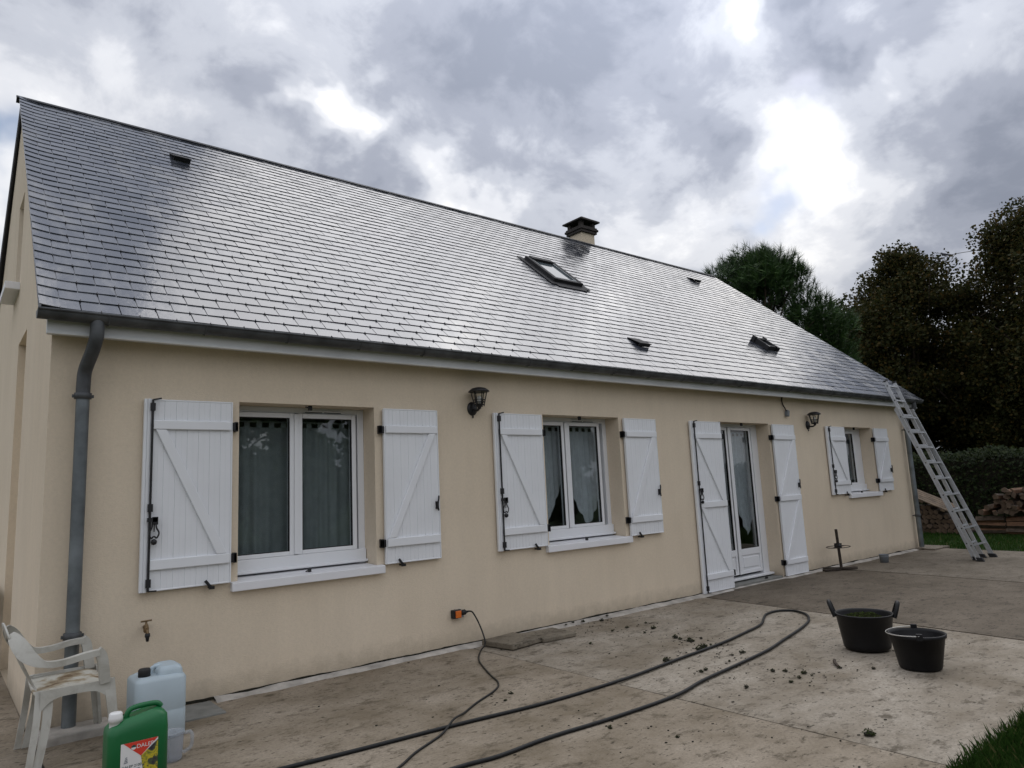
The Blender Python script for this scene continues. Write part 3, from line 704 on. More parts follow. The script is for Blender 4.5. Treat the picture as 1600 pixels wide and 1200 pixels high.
# ------------------------------------------------------------------ shutters
BW = .083
def shutter(x0, x1, z0, z1, left, rails, label):
    sh = holder('shutter', house); sh['label'] = label
    yb, yf = -.016, -.044; strip = .045 if left else 0
    xa, xb = x0+strip, x1
    # edge frame
    b = MB(); e = .012
    b.box(xa, xa+e, yf-.003, yb, z0, z1); b.box(xb-e, xb, yf-.003, yb, z0, z1); b.box(xa+e, xb-e, yf-.003, yb, z1-e, z1); b.box(xa+e, xb-e, yf-.003, yb, z0, z0+e)
    b.build('edge_frame', 'shutter', sh, .003)
    nb_ = max(3, round((xb-xa-2*e)/BW)); bw = (xb-xa-2*e)/nb_
    me = None
    for k in range(nb_):
        p = xa+e+k*bw
        b = MB(); g_ = .0022
        b.add([(p, yf+.0035, z0+e), (p+g_, yf, z0+e), (p+bw/2-.001, yf, z0+e), (p+bw/2, yf+.0012, z0+e), (p+bw/2+.001, yf, z0+e), (p+bw-g_, yf, z0+e), (p+bw, yf+.0035, z0+e), (p+bw, yb, z0+e), (p, yb, z0+e)]+
              [(p, yf+.0035, z1-e), (p+g_, yf, z1-e), (p+bw/2-.001, yf, z1-e), (p+bw/2, yf+.0012, z1-e), (p+bw/2+.001, yf, z1-e), (p+bw-g_, yf, z1-e), (p+bw, yf+.0035, z1-e), (p+bw, yb, z1-e), (p, yb, z1-e)],
              [(i, (i+1) % 9, (i+1) % 9+9, i+9) for i in range(9)])
        b.build('board', 'shutter', sh)
    if left:    # overlapping closing strip on the free edge
        b = MB(); b.box(x0, x0+.022, yf-.002, yb, z0-.003, z1+.002); b.box(x0+.022, xa-.001, yf-.010, yb, z0-.003, z1+.002); b.build('closing_strip', 'shutter', sh, .004)
    ra, rb = xa+.012, xb-.016
    for zr0, zr1 in rails:
        b = MB(); b.box(ra, rb, yf-.022, yf-.001, zr0, zr1); b.build('rail', 'shutter', sh, .006)
    for (l0, l1), (u0, u1) in zip(rails[1:], rails[:-1]):   # rails from top to bottom
        b = MB(); wd = .075
        if left: t0, bt = ra+.02, rb-.02-wd
        else: t0, bt = rb-.02-wd, ra+.01
        y_0, y_1 = yf-.020, yf-.001
        vs = [(t0, y_0, u0-.001), (t0+wd, y_0, u0-.001), (bt+wd, y_0, l1+.001), (bt, y_0, l1+.001), (t0, y_1, u0-.001), (t0+wd, y_1, u0-.001), (bt+wd, y_1, l1+.001), (bt, y_1, l1+.001)]
        b.add(vs, [(0, 1, 2, 3), (0, 4, 5, 1), (1, 5, 6, 2), (2, 6, 7, 3), (3, 7, 4, 0)]); b.build('brace', 'shutter', sh, .005)
    zl = z0+(.36 if z1-z0 < 1.2 else .49) if z1-z0 < 1.8 else 1.31
    if left:
        xr_ = xa+.008; yr = yf-.022
        b = MB(); b.tube([(xr_, yr, z0+.004), (xr_, yr, z1-.006)], .0085, 8)
        for zz in (z0+.06, z1-.06, zl+.10): b.box(xr_-.016, xr_+.016, yr-.012, yf, zz-.028, zz+.028)
        b.tube([(xr_, yr, z0+.006), (xr_+.055, yr-.005, z0+.004)], .006, 6); b.tube([(xr_, yr, z1-.008), (xr_+.055, yr-.012, z1+.004)], .006, 6)
        b.build('lock_rod', 'iron', sh)
        b = MB(); yl = yr-.014
        b.box(xr_-.02, xr_+.045, yl-.012, yl+.012, zl+.0, zl+.03); b.box(xr_+.015, xr_+.05, yl-.012, yl+.012, zl-.02, zl+.035)
        b.tube(spline([(xr_+.015, yl, zl), (xr_+.012, yl, zl-.04), (xr_-.005, yl, zl-.08), (xr_+.01, yl, zl-.115), (xr_+.025, yl, zl-.10)], 4), .0055, 6)
        b.tube(spline([(xr_+.038, yl, zl), (xr_+.042, yl, zl-.04), (xr_+.060, yl, zl-.08), (xr_+.045, yl, zl-.115), (xr_+.03, yl, zl-.10)], 4), .0055, 6)
        b.tube([(xr_+.027, yl, zl), (xr_+.027, yl, zl-.07)], .004, 6)
        b.lathe([(.001, -.022), (.016, -.016), (.021, 0), (.016, .016), (.001, .022)], (xr_+.028, yl, zl-.142), 10); b.build('lock_handle', 'iron', sh)
    else:
        b = MB(); X = x1-.035
        b.tube(spline([(X+.012, yf-.02, zl+.085), (X+.003, yf-.028, zl+.05), (X-.008, yf-.03, zl), (X+.002, yf-.028, zl-.05)], 4), .008, 6); b.box(X-.016, X+.010, yf-.014, yf, zl-.035, zl+.035); b.build('handle', 'iron', sh)
    for zz in ((rails[0][0]+rails[0][1])/2, (rails[-1][0]+rails[-1][1])/2) if len(rails) == 2 else [(r[0]+r[1])/2 for r in rails]:
        b = MB()
        if left: b.box(x1-.002, x1+.042, -.05, -.022, zz-.035, zz+.03); b.box(x1+.018, x1+.042, -.05, .012, zz-.04, zz+.035)
        else: b.box(x0-.042, x0+.002, -.05, -.022, zz-.035, zz+.03); b.box(x0-.042, x0-.018, -.05, .012, zz-.04, zz+.035)
        b.build('hinge', 'iron', sh, .003)
    if z0 > .5:
        X = x1-.15 if left else x0+.16
        b = MB(); b.tube([(X, .01, z0-.02), (X, -.07, z0-.022)], .008, 6); b.obox((X-.02, -.062, z0+.008), (.022, 0, -.028), (0, .004, 0), (.008, 0, .006)); b.box(X-.012, X+.024, -.07, -.045, z0-.03, z0-.008); b.build('shutter_stop', 'iron', sh)
    return sh
rl = [(2.0, 2.068), (.988, 1.062)]
shutter(.588, 1.222, .84, 2.225, True, rl, 'wide shutter with lock rod beside the drainpipe')
shutter(2.556, 3.137, .84, 2.225, False, rl, 'shutter with small handle left of the first lantern')
shutter(3.82, 4.475, .84, 2.225, True, rl, 'shutter with lock rod right of the first lantern')
shutter(5.788, 6.37, .84, 2.225, False, rl, 'shutter on the right of the middle window')
r3 = [(1.995, 2.064), (1.09, 1.168), (.182, .255)]
shutter(7.069, 7.737, .024, 2.225, True, r3, 'tall shutter with lock rod left of the patio door')
shutter(9.052, 9.656, .024, 2.225, False, r3, 'tall shutter right of the patio door')
r4 = [(1.99, 2.06), (1.268, 1.335)]
shutter(10.661, 11.275, 1.118, 2.225, True, r4, 'short shutter with lock rod right of the second lantern')
shutter(12.376, 12.901, 1.118, 2.225, False, r4, 'short shutter nearest the ladder')
# little black stop on the wall left of the door shutter
# ------------------------------------------------------------------ things on the wall
def lantern(x, z, label):
    t = thing('wall_lantern', (x, 0, z), label, 'lantern', 'black wall lanterns')
    b = MB(); b.lathe([(.001, -.022), (.03, -.022), (.055, -.014), (.062, 0)], (x, -.001, z), 20, axis='Y', sy=1.15); b.lathe([(.001, -.03), (.012, -.012), (.001, .0)], (x, -.010, z-.068), 8)
    b.build('back_plate', 'iron', t)
    cx, cy = x, -.125
    b = MB(); b.tube(spline([(x, -.015, z-.01), (x, -.06, z-.025), (x, -.105, z-.02), (cx, cy, z+.01)], 4), .012, 8); b.lathe([(.001, -.03), (.016, -.022), (.02, -.005), (.038, .012), (.04, .022), (.001, .022)], (cx, cy, z+.01), 12); b.build('arm', 'iron', t)
    b = MB(); rb, rtp, zb, zt = .046, .082, z+.03, z+.165
    for k in range(6):
        a_ = k*math.pi/3+.3; b.tube([(cx+rb*math.cos(a_), cy+rb*math.sin(a_), zb-.02), (cx+rtp*math.cos(a_), cy+rtp*math.sin(a_), zt)], .0055, 6)
    for f in (.0, .18, .34): rr = rb+(rtp-rb)*f; b.tube([(cx+rr*math.cos(j*math.pi/9), cy+rr*math.sin(j*math.pi/9), zb+(zt-zb)*f) for j in range(18)], .004, 5, closed=True)
    b.build('cage', 'iron', t)
    b = MB(); b.lathe([(rb-.006, zb), (rtp-.007, zt)], (cx, cy, 0), 18); b.build('glass', 'lampglass', t)
    b = MB(); b.lathe([(.10, zt-.012), (.108, zt-.008), (.10, zt+.004), (.07, zt+.026), (.03, zt+.036), (.001, zt+.038)], (cx, cy, 0), 24); b.lathe([(.001, zt+.002), (.10, zt-.012)], (cx, cy, 0), 24); b.build('hood', 'iron', t)
    b = MB(); b.lathe([(.001, zb), (.014, zb+.005), (.024, zb+.05), (.018, zb+.08), (.001, zb+.09)], (cx, cy, 0), 12); b.build('bulb', 'whitecap', t)
lantern(3.585, 2.262, 'black wall lantern between the first and second windows')
lantern(10.16, 2.235, 'black wall lantern between the patio door and small window')
t = thing('hanging_cable', (9.46, -.01, 2.42), 'short brown cable with grey end box hanging below the eaves', 'cable')
b = MB(); b.tube(spline([(9.45, -.02, 2.655), (9.435, -.02, 2.60), (9.45, -.02, 2.54), (9.49, -.03, 2.47), (9.515, -.03, 2.44)], 5), .009, 8); b.build('wire', 'rust', t)
b = MB(); b.obox((9.535, -.03, 2.405), (.028, 0, -.01), (0, .026, 0), (.012, 0, .045)); b.build('end_box', 'greypot', t, .008)
t = thing('garden_tap', (.64, 0, .6), 'old brass garden tap on the wall below the first shutter', 'tap')
b = MB(); b.tube([(.64, .0, .60), (.64, -.05, .60)], .012, 8); b.lathe([(.011, -.03), (.017, -.02), (.018, .0), (.014, .02), (.008, .03), (.007, .045)], (.64, -.055, .595), 10); b.tube(spline([(.64, -.05, .59), (.64, -.085, .585), (.642, -.092, .56)], 4), .011, 8); b.build('body', 'brass', t)
b = MB(); b.tube([(.605, -.055, .644), (.675, -.055, .646)], .006, 8); b.tube([(.64, -.055, .62), (.64, -.055, .645)], .005, 6); b.build('handle', 'brass', t)
b = MB(); b.lathe([(.001, .02), (.016, .02), (.018, 0), (.012, -.012), (.009, -.035), (.001, -.035)], (.642, -.092, .545), 10); b.build('hose_connector', 'rubber', t)
t = thing('outdoor_socket', (3.32, 0, .32), 'small black and orange outdoor socket low on the wall', 'socket')
b = MB(); b.box(3.245, 3.30, -.055, 0, .275, .352); b.box(3.30, 3.345, -.04, 0, .28, .35); b.build('housing', 'rubber', t, .006)
b = MB(); b.box(3.262, 3.325, -.066, -.0555, .28, .345); b.build('orange_flap', 'orange', t, .005)
b = MB(); b.box(3.328, 3.36, -.05, -.041, .278, .345); b.build('grey_side', 'greypot', t, .004)
t = thing('power_cord', (2.9, -1.2, 0), 'thin black power cord running from wall socket across the patio', 'cord')
b = MB(); b.tube(spline([(3.36, -.05, .325), (3.42, -.06, .325), (3.455, -.075, .30), (3.50, -.12, .17), (3.47, -.22, .05), (3.33, -.33, .010), (3.12, -.60, .009), (2.915, -1.016, .009), (2.81, -1.26, .009), (2.67, -1.408, .009), (2.394, -1.558, .009), (2.20, -1.682, .010), (2.04, -1.797, .031), (1.87, -1.918, .010), (1.606, -2.058, .009), (1.417, -2.188, .009), (.9, -2.5, .009), (.4, -2.6, .009)], 6), .0070, 8); b.build('cable', 'hose', t)
b = MB(); b.lathe([(.001, -.03), (.018, -.03), (.026, -.01), (.026, .012), (.012, .03), (.009, .05)], (3.36, -.05, .322), 12, axis='X'); b.build('plug', 'rubber', t)
hp = [(-.2, -1.62), (.5, -1.70), (.962, -1.738), (1.39, -1.786), (2.036, -1.845), (2.74, -1.926), (3.515, -1.922), (4.215, -1.85), (4.882, -1.786), (5.427, -1.69), (5.83, -1.60), (6.13, -1.45), (6.36, -1.345), (6.58, -1.34), (6.68, -1.47), (6.56, -1.68), (6.25, -1.87), (5.85, -2.0), (5.40, -2.11), (4.923, -2.227), (4.331, -2.312), (3.834, -2.375), (3.389, -2.464), (2.784, -2.47), (2.278, -2.438), (1.889, -2.453), (1.639, -2.42), (1.0, -2.40), (.2, -2.3)]
b = MB(); b.tube(spline([(x, y, .0118) for x, y in hp], 6), .0118, 10); tag(b.build('garden_hose', 'hose'), 'thick black hose looped across the concrete patio', 'hose')

# ------------------------------------------------------------------ paving blocks by the wall
def block(cx, cy, ang, hx, hy, z0, h, label):
    c, s_ = math.cos(ang), math.sin(ang); b = MB()
    b.obox((cx, cy, z0+h/2), (c*hx, s_*hx, 0), (-s_*hy, c*hy, 0), (0, 0, h/2))
    tag(b.build('paving_block', 'paver', None, .008), label, 'paving block', 'loose paving blocks at the wall')
block(3.755, -.275, R(8), .215, .20, .004, .048, 'pebbly concrete paving block nearest the power cord')
block(4.175, -.31, R(-4), .20, .185, .0, .04, 'flatter paving block at the wall, farther from the power cord')

# ------------------------------------------------------------------ plastic garden chair (faces +x)
t = thing('garden_chair', (.15, -.44, 0), 'dirty white plastic armchair standing by the house corner', 'chair')
def strap(b, pts, wd, n_=(0, 1, 0), th0=.012):
    P = spline(pts, 6); vs = []; fs = []; wv = Vector(n_)
    for i, p in enumerate(P):
        tq = (P[min(i+1, len(P)-1)]-P[max(i-1, 0)]).normalized(); q = wv if not callable(wd) else wv
        th = th0 if not callable(th0) else th0(i/(len(P)-1)); ww = wd if not callable(wd) else wd(i/(len(P)-1)); o_ = tq.cross(wv).normalized()*th/2
        vs += [p-wv*ww/2-o_, p+wv*ww/2-o_, p+wv*ww/2+o_, p-wv*ww/2+o_]
    for i in range(len(P)-1):
        k = i*4; fs += [(k+j, k+(j+1) % 4, k+4+(j+1) % 4, k+4+j) for j in range(4)]
    e = len(vs)-4; fs += [(3, 2, 1, 0), (e, e+1, e+2, e+3)]
    b.add(vs, fs, 0, False); return b
cyN, cyF = -.72, -.17
vs = []; fs = []; nx, ny = 14, 12
for lay in (0, 1):
    for i in range(nx+1):
        for j in range(ny+1):
            u, v = i/nx, j/ny; x = -.055+.37*u; y = -.685+.47*v; x_ = x
            z = .425-.022*math.sin(math.pi*v)*(1-.4*u)-.012*(1-u)+(-.014 if lay else 0)-.02*max(0, u-.85)/.15
            vs.append((x_, y, z))
k1 = (nx+1)*(ny+1)
for i in range(nx):
    for j in range(ny):
        q = i*(ny+1)+j; fs += [(q, q+ny+1, q+ny+2, q+1), (k1+q+1, k1+q+ny+2, k1+q+ny+1, k1+q)]
for i in range(nx):
    for j in (0, ny): q = i*(ny+1)+j; fs.append((q, k1+q, k1+q+ny+1, q+ny+1) if j == 0 else (q+ny+1, k1+q+ny+1, k1+q, q))
for j in range(ny):
    for i in (0, nx): q = i*(ny+1)+j; fs.append((q+1, k1+q+1, k1+q, q) if i == 0 else (q, k1+q, k1+q+1, q+1))
MB().add(vs, fs, 0, True).build('seat', 'chair_seat', t)
for Y, sg in ((cyN, -1), (cyF, 1)):
    b = MB()    # L-section rear leg, flared, and curved side apron
    strap(b, [(-.045, Y+.02*sg*-1, .43), (-.055, Y+.01*sg, .25), (-.085, Y+.03*sg, .0)], lambda q: .035, (1, 0, 0), .012)
    strap(b, [(.0, Y-.02*sg, .42), (-.005, Y-.0*sg, .25), (-.045, Y+.02*sg, .0)], lambda q: .05-.01*q, (1, 0, 0), .01)
    b.build('leg', 'chair', t)
    b = MB(); strap(b, [(.305, Y-.01*sg, .435), (.325, Y+.01*sg, .25), (.355, Y+.03*sg, .0)], lambda q: .058-.014*q, (1, 0, 0), .016); strap(b, [(.318, Y-.035*sg, .43), (.335, Y-.015*sg, .25), (.36, Y+.01*sg, .0)], lambda q: .04, (0, 1, 0), .01); b.build('leg', 'chair', t)
    b = MB(); vs = []; fs = []
    for i in range(17):
        u = i/16; x = -.04+.35*u; hgt = .045+.075*(2*u-1)**4
        for yy in (Y-.005, Y+.007): vs += [(x, yy, .43), (x, yy, .43-hgt)]
    for i in range(16): q = i*4; fs += [(q, q+1, q+5, q+4), (q+2, q+6, q+7, q+3), (q, q+4, q+6, q+2), (q+1, q+3, q+7, q+5)]
    b.add(vs, fs, 0, False); b.build('apron', 'chair', t)
    b = MB()    # arm: sweeps from the top of the back forward, then a flat post down to the seat
    strap(b, [(-.185, -.44+.175*sg, .755), (-.155, -.44+.215*sg, .705), (-.105, Y-.03*sg, .63), (-.03, Y-.0*sg, .578), (.06, Y+.012*sg, .572), (.17, Y+.01*sg, .590), (.245, Y, .595)], lambda q: .03+.025*q, (0, 1, 0), lambda q: .05*math.sin(min(1, q*2)*math.pi)+.034)
    strap(b, [(.235, Y, .605), (.258, Y, .575), (.272, Y, .50), (.282, Y-.005*sg, .415)], lambda q: .045, (0, 1, 0), .055); b.build('armrest', 'chair', t)
b = MB(); vs = []; fs = []; nn = 18; kk = 10     # back shell, curved in plan, with slots between slats
SL_ = [(-.165, -.105), (-.085, -.03), (-.01, .045) if False else (-.03+.02, .05), (.07, .105+.02), (.14, .165)]
def bx(yo, z): f = (z-.42)/.36; return -.05-.15*f-.01*math.sin(math.pi*f)+.32*yo*yo*(.4+.6*f)
def bpanel(ya, yb, za, zb, ny=6, nz=8):
    V = []; F = []
    for lay in (0, .010):
        for i in range(ny+1):
            for k in range(nz+1):
                yo = ya+(yb-ya)*i/ny; z = za+(zb-za)*k/nz; z2 = z-(.05*(yo/.2)**2 if z > .70 else 0); V.append((bx(yo, z)-lay, -.44+yo*(.95+.2*(z-.42)), z2))
    k1 = (ny+1)*(nz+1)
    for i in range(ny):
        for k in range(nz): q = i*(nz+1)+k; F += [(q, q+nz+1, q+nz+2, q+1), (k1+q+1, k1+q+nz+2, k1+q+nz+1, k1+q)]
    for k in range(nz):
        for i in (0, ny): q = i*(nz+1)+k; F.append((q, q+1, k1+q+1, k1+q))
    for i in range(ny):
        for k in (0, nz): q = i*(nz+1)+k; F.append((q, q+nz+1, k1+q+nz+1, k1+q))
    return V, F
for ya, yb, za, zb in ((-.20, .20, .685, .80), (-.19, -.14, .42, .70), (.14, .19, .42, .70), (-.12, -.06, .42, .70), (-.03, .03, .42, .70), (.06, .12, .42, .70)):
    V, F = bpanel(ya, yb, za, zb); b.add(V, F, 0, True)
b.build('backrest', 'chair', t)

# ------------------------------------------------------------------ jerrycans and jug
def rounded_can(b, x0, x1, y0, y1, z0, z1, r, prof, m=0, nc=5):
    """prof: list of (z fraction, inset)"""
    rings = []
    for zf, ins in prof:
        z = z0+(z1-z0)*zf; rr = max(r, .004); a0, a1, b0, b1 = x0+ins, x1-ins, y0+ins, y1-ins; P = []
        for cx, cy, st_ in ((a1-rr, b1-rr, 0), (a0+rr, b1-rr, 90), (a0+rr, b0+rr, 180), (a1-rr, b0+rr, 270)):
            for k in range(nc+1): an = R(st_+90*k/nc); P.append((cx+rr*math.cos(an), cy+rr*math.sin(an), z))
        rings.append(P)
    n_ = len(rings[0]); vs = [p for P in rings for p in P]
    fs = [(i*n_+j, i*n_+(j+1) % n_, (i+1)*n_+(j+1) % n_, (i+1)*n_+j) for i in range(len(rings)-1) for j in range(n_)]
    b.add(vs, fs, m, True); b.add(rings[0], [tuple(range(n_))[::-1]], m); b.add(rings[-1], [tuple(range(n_))], m, True); return b
t = thing('blue_jerrycan', (.6, -.55, 0), 'tall milky blue jerrycan with black cap against the wall', 'jerrycan')
bx0, bx1, by0, by1 = .455, .755, -.69, -.40
b = MB(); rounded_can(b, bx0, bx1, by0, by1, .003, .385, .045, [(0, .012), (.03, 0), (.42, 0), (.43, .0012), (.45, .0012), (.46, 0), (.92, 0), (.965, .010), (1, .035)]); b.build('body', 'milky', t)
b = MB(); rounded_can(b, bx0+.135, bx1-.015, by0+.03, by1-.03, .372, .432, .03, [(0, 0), (.5, .003), (.85, .012), (1, .03)]); b.build('shoulder', 'milky', t)
b = MB(); b.tube(spline([(bx0+.115, -.545, .375), (bx0+.12, -.545, .415), (bx0+.155, -.545, .425), (bx0+.19, -.545, .42)], 4), .013, 8); b.build('handle', 'milky', t)
b = MB(); b.lathe([(.034, .36), (.034, .385), (.036, .386), (.036, .425), (.030, .432), (.001, .432)], (bx0+.065, -.60, 0), 18); b.build('cap', 'rubber', t)
t = thing('green_jerrycan', (.34, -1.3, 0), 'green plastic jerrycan with white cap and red label, nearest the camera', 'jerrycan')
gx0, gx1, gy0, gy1 = .190, .480, -1.40, -1.22
b = MB(); rounded_can(b, gx0, gx1, gy0, gy1, .003, .33, .04, [(0, .012), (.03, 0), (.82, 0), (.90, .004), (.96, .018), (1, .045)])
# slope the shoulder: right side higher, cap side lower
b.v = [(x, y, z+(.035*max(0, min(1, (x-.24)/.12)) if z > .29 else 0)) for x, y, z in b.v]
b.build('body', 'green', t)
b = MB(); b.tube(spline([(.285, -1.31, .335), (.30, -1.31, .372), (.35, -1.31, .384), (.43, -1.31, .382), (.455, -1.31, .36)], 4), .014, 8); b.build('handle', 'green', t)
b = MB(); b.lathe([(.030, .31), (.030, .335), (.034, .336), (.034, .358), (.032, .362), (.032, .375), (.026, .381), (.001, .381)], (.232, -1.335, 0), 18); b.build('cap', 'whitecap', t)
yl = gy0-.0015
lx0, lx1, lz0, lz1 = .248, .424, .03, .232
lab = MB().add([(lx0, yl, lz0), (lx1, yl, lz0), (lx1, yl, lz1), (lx0, yl, lz1)], [(0, 1, 2, 3)]).build('label_sheet', 'label_white', t)
MB().add([(lx0+.012, yl-.001, lz1), (lx0+.095, yl-.001, lz1-.075), (lx1, yl-.001, lz1)], [(0, 1, 2)]).build('red_field', 'red', lab)
MB().add([(lx1, yl-.0006, lz1-.012), (lx0+.095, yl-.0006, lz1-.076), (lx0+.115, yl-.0006, lz0), (lx1, yl-.0006, lz0)], [(0, 1, 2, 3)]).build('picture', 'label_pic', lab)
def text(body, x, z, size, mat, y, parent, shear=0):
    cu = bpy.data.curves.new('lettering', 'FONT'); cu.body = body; cu.size = size; cu.shear = shear
    o = bpy.data.objects.new('lettering_tmp', cu); COL.objects.link(o)
    dg = bpy.context.evaluated_depsgraph_get(); me = bpy.data.meshes.new_from_object(o.evaluated_get(dg)); bpy.data.objects.remove(o)
    me.name = 'lettering'; me.transform(Matrix.Translation((x, y, z))@Matrix.Rotation(R(90), 4, 'X')); me.materials.clear(); me.materials.append(MT[mat])
    return link('lettering', me, parent)
text('DALEP', lx0+.073, lz1-.034, .028, 'label_white', yl-.0022, lab)
text('DALEP 2100', lx0+.006, lz1-.122, .018, 'label_teal', yl-.0022, lab)
MB().add([(lx0+.034, yl-.0016, lz1-.141), (lx0+.09, yl-.0016, lz1-.141), (lx0+.09, yl-.0016, lz1-.131), (lx0+.034, yl-.0016, lz1-.131)], [(0, 1, 2, 3)]).build('dark_band', 'label_teal', lab)
bb = MB(); P = [(lx0+.060+.012*math.cos(k*math.pi/8), yl-.0018, lz1-.026+.012*math.sin(k*math.pi/8)) for k in range(16)]
bb.add(P, [tuple(range(16))], 0); bb.add([(x, yl-.0024, z) for x, y, z in P[:9]], [tuple(range(9))], 1); bb.build('emblem', ['label_white', 'label_teal'], lab)
bb = MB()
for k in range(4): bb.add([(lx0+.016+.002*k, yl-.0012, lz1-.098+k*.008), (lx0+.034-.001*k, yl-.0012, lz1-.096+k*.008), (lx0+.034-.001*k, yl-.0012, lz1-.091+k*.008), (lx0+.016+.002*k, yl-.0012, lz1-.093+k*.008)], [(0, 1, 2, 3)])
bb.build('small_print', 'label_grey', lab)
t = thing('measuring_jug', (.58, -1.11, 0), 'clear plastic measuring jug on the ground behind the green jerrycan', 'jug')
b = MB(); b.lathe([(.001, .004), (.055, .004), (.058, .01), (.066, .15), (.070, .153), (.066, .156), (.063, .15), (.055, .012), (.001, .010)], (.565, -1.10, 0), 24); b.build('body', 'jug', t)
b = MB(); b.tube(spline([(.627, -1.12, .14), (.660, -1.13, .14), (.668, -1.135, .11), (.662, -1.13, .06), (.624, -1.12, .035)], 5), .010, 8); b.build('handle', 'jug', t)

# white garden table standing along the gable, only its corner shows
t = thing('garden_table', (-.45, 3.1, 0), 'white plastic table edge at the extreme left by the gable wall', 'table')
b = MB(); rounded_can(b, -.95, -.06, 2.45, 3.75, .70, .735, .12, [(0, .015), (.3, 0), (.8, 0), (1, .01)]); b.build('tabletop', 'chair', t)
for X in (-.85, -.16):
    for Y in (2.58, 3.62): b = MB(); b.tube([(X, Y, 0), (X, Y, .705)], [.022, .032], 8); b.build('leg', 'chair', t)

# ------------------------------------------------------------------ tub, bucket, moss
fwd = Vector((.893, .45, 0)).normalized(); sid = Vector((fwd.y, -fwd.x, 0))
TC = Vector((5.50, -2.79, 0)); TH_ = .285
t = thing('rubber_tub', TC, 'round black tub with two handles holding green moss', 'tub')
b = MB(); b.lathe([(.001, .003), (.158, .003), (.178, .02), (.182, .05), (.216, TH_-.012), (.226, TH_-.006), (.226, TH_+.004), (.213, TH_+.004), (.206, TH_-.012), (.172, .05), (.001, .04)], TC, 36); b.build('body', 'tub', t)
for sg in (-1, 1):
    c = TC+sid*sg*.222; ax = fwd
    b = MB(); pts = [c+ax*-.07+Vector((0, 0, TH_-.02)), c+ax*-.065+sid*sg*.02+Vector((0, 0, TH_+.04)), c+ax*-.03+sid*sg*.035+Vector((0, 0, TH_+.085)), c+ax*.03+sid*sg*.035+Vector((0, 0, TH_+.085)), c+ax*.065+sid*sg*.02+Vector((0, 0, TH_+.04)), c+ax*.07+Vector((0, 0, TH_-.02))]
    b.tube(spline(pts, 5), .017, 8); b.build('handle', 'tub', t)
def moss_mesh(b, c, r, h, n_, q=.010, seed=0):
    rr = random.Random(seed); c = Vector(c)
    for k in range(n_):
        a_ = rr.uniform(0, 2*math.pi); d_ = r*math.sqrt(rr.random()); z = h*(1-(d_/r)**2)*(rr.random()**.35)+mnoise.noise((math.cos(a_)*d_*12, math.sin(a_)*d_*12, seed))*h*.3
        p = c+Vector((d_*math.cos(a_), d_*math.sin(a_), max(0.001, z))); u = Vector((rr.gauss(0, 1), rr.gauss(0, 1), rr.gauss(0, .7))).normalized(); v = u.orthogonal().normalized(); s_ = q*rr.uniform(.5, 1.4)
        b.add([p-u*s_-v*s_*.5, p+u*s_-v*s_*.5, p+u*s_*.4+v*s_], [(0, 1, 2)])
b = MB(); b.lathe([(.200, .225), (.15, .245), (.08, .262), (.001, .268)], TC, 20); core = b
b.mi = [1]*len(b.mi)
moss_mesh(b, TC+Vector((0, 0, .225)),   .195, .06, 2600, .011, 5)
tag(b.build('moss_heap', ['moss', 'mossdark']), 'heap of green moss scraped into the black tub', 'moss')
BC = Vector((5.15, -3.335, 0)); BH = .25
t = thing('builders_bucket', BC, 'empty black bucket with thin wire handle beside the moss tub', 'bucket')
b = MB(); b.lathe([(.001, .004), (.138, .004), (.143, .015), (.182, BH-.025), (.192, BH-.024), (.194, BH), (.185, BH+.002), (.177, BH-.02), (.136, .02), (.001, .014)], BC, 36)
b.build('body', 'tub', t)
for sg in (-1, 1):
    b = MB(); b.obox(BC+fwd*sg*.192+Vector((0, 0, BH)), sid*.022, fwd*.010, Vector((0, 0, .026))); b.build('handle_lug', 'tub', t, .006)
b = MB(); pts = [BC+fwd*.200*math.cos(math.pi*k/16)-sid*.205*math.sin(math.pi*k/16)+Vector((0, 0, BH+.010-.012*math.sin(math.pi*k/16))) for k in range(17)]
b.tube(pts, .0035, 6); b.build('wire_handle', 'wire', t)
CL = [(4.64, -.07), (4.77, -.04), (4.87, -.09), (5.09, -.15), (5.26, -.07), (4.44, -.4), (4.21, -.85), (4.76, -.61), (4.97, -.62), (5.26, -.62), (4.88, -.93), (5.1, -.85), (4.88, -1.3), (4.86, -1.37), (4.85, -1.49), (4.14, -1.80), (4.63, -1.76), (4.74, -1.72), (4.84, -1.72), (4.63, -2.08), (4.76, -2.09), (4.44, -2.18), (4.04, -2.2), (4.11, -2.19), (4.39, -2.59), (4.45, -2.66), (4.48, -2.79), (4.46, -2.86), (4.34, -2.83), (4.21, -2.84), (3.9, -2.68), (3.53, -3.69), (4.78, -2.91), (4.91, -3.1), (2.65, -2.56), (2.79, -2.95), (2.7, -1.55), (2.57, -1.65), (4.93, -1.42), (5.0, -1.5)]
big = {12: 1.6, 14: 1.7, 15: 1.9, 16: 2.2, 17: 1.5, 11: 1.5, 20: 1.5, 26: 1.6, 31: 1.7, 3: 1.4, 2: 1.4, 13: 1.4}
mm_ = []
for k in range(4):
    b = MB(); vs = []; fs = []; bm = bmesh.new(); bmesh.ops.create_icosphere(bm, subdivisions=2, radius=1)
    for v in bm.verts:
        f = 1+.45*mnoise.noise(v.co*1.7+Vector((k*9, 0, 0))); v.co = Vector((v.co.x*f, v.co.y*f*.8, max(-.1, v.co.z*f*.6)))
    b.add([tuple(v.co*.016) for v in bm.verts], [tuple(q.index for q in p.verts) for p in bm.faces], 1, False); bm.free()
    moss_mesh(b, (0, 0, .002), .019, .016, 70, .0028, 20+k)
    me = b.build('moss_clump', ['moss', 'mossdark']); mm_.append(me.data); bpy.data.objects.remove(me)
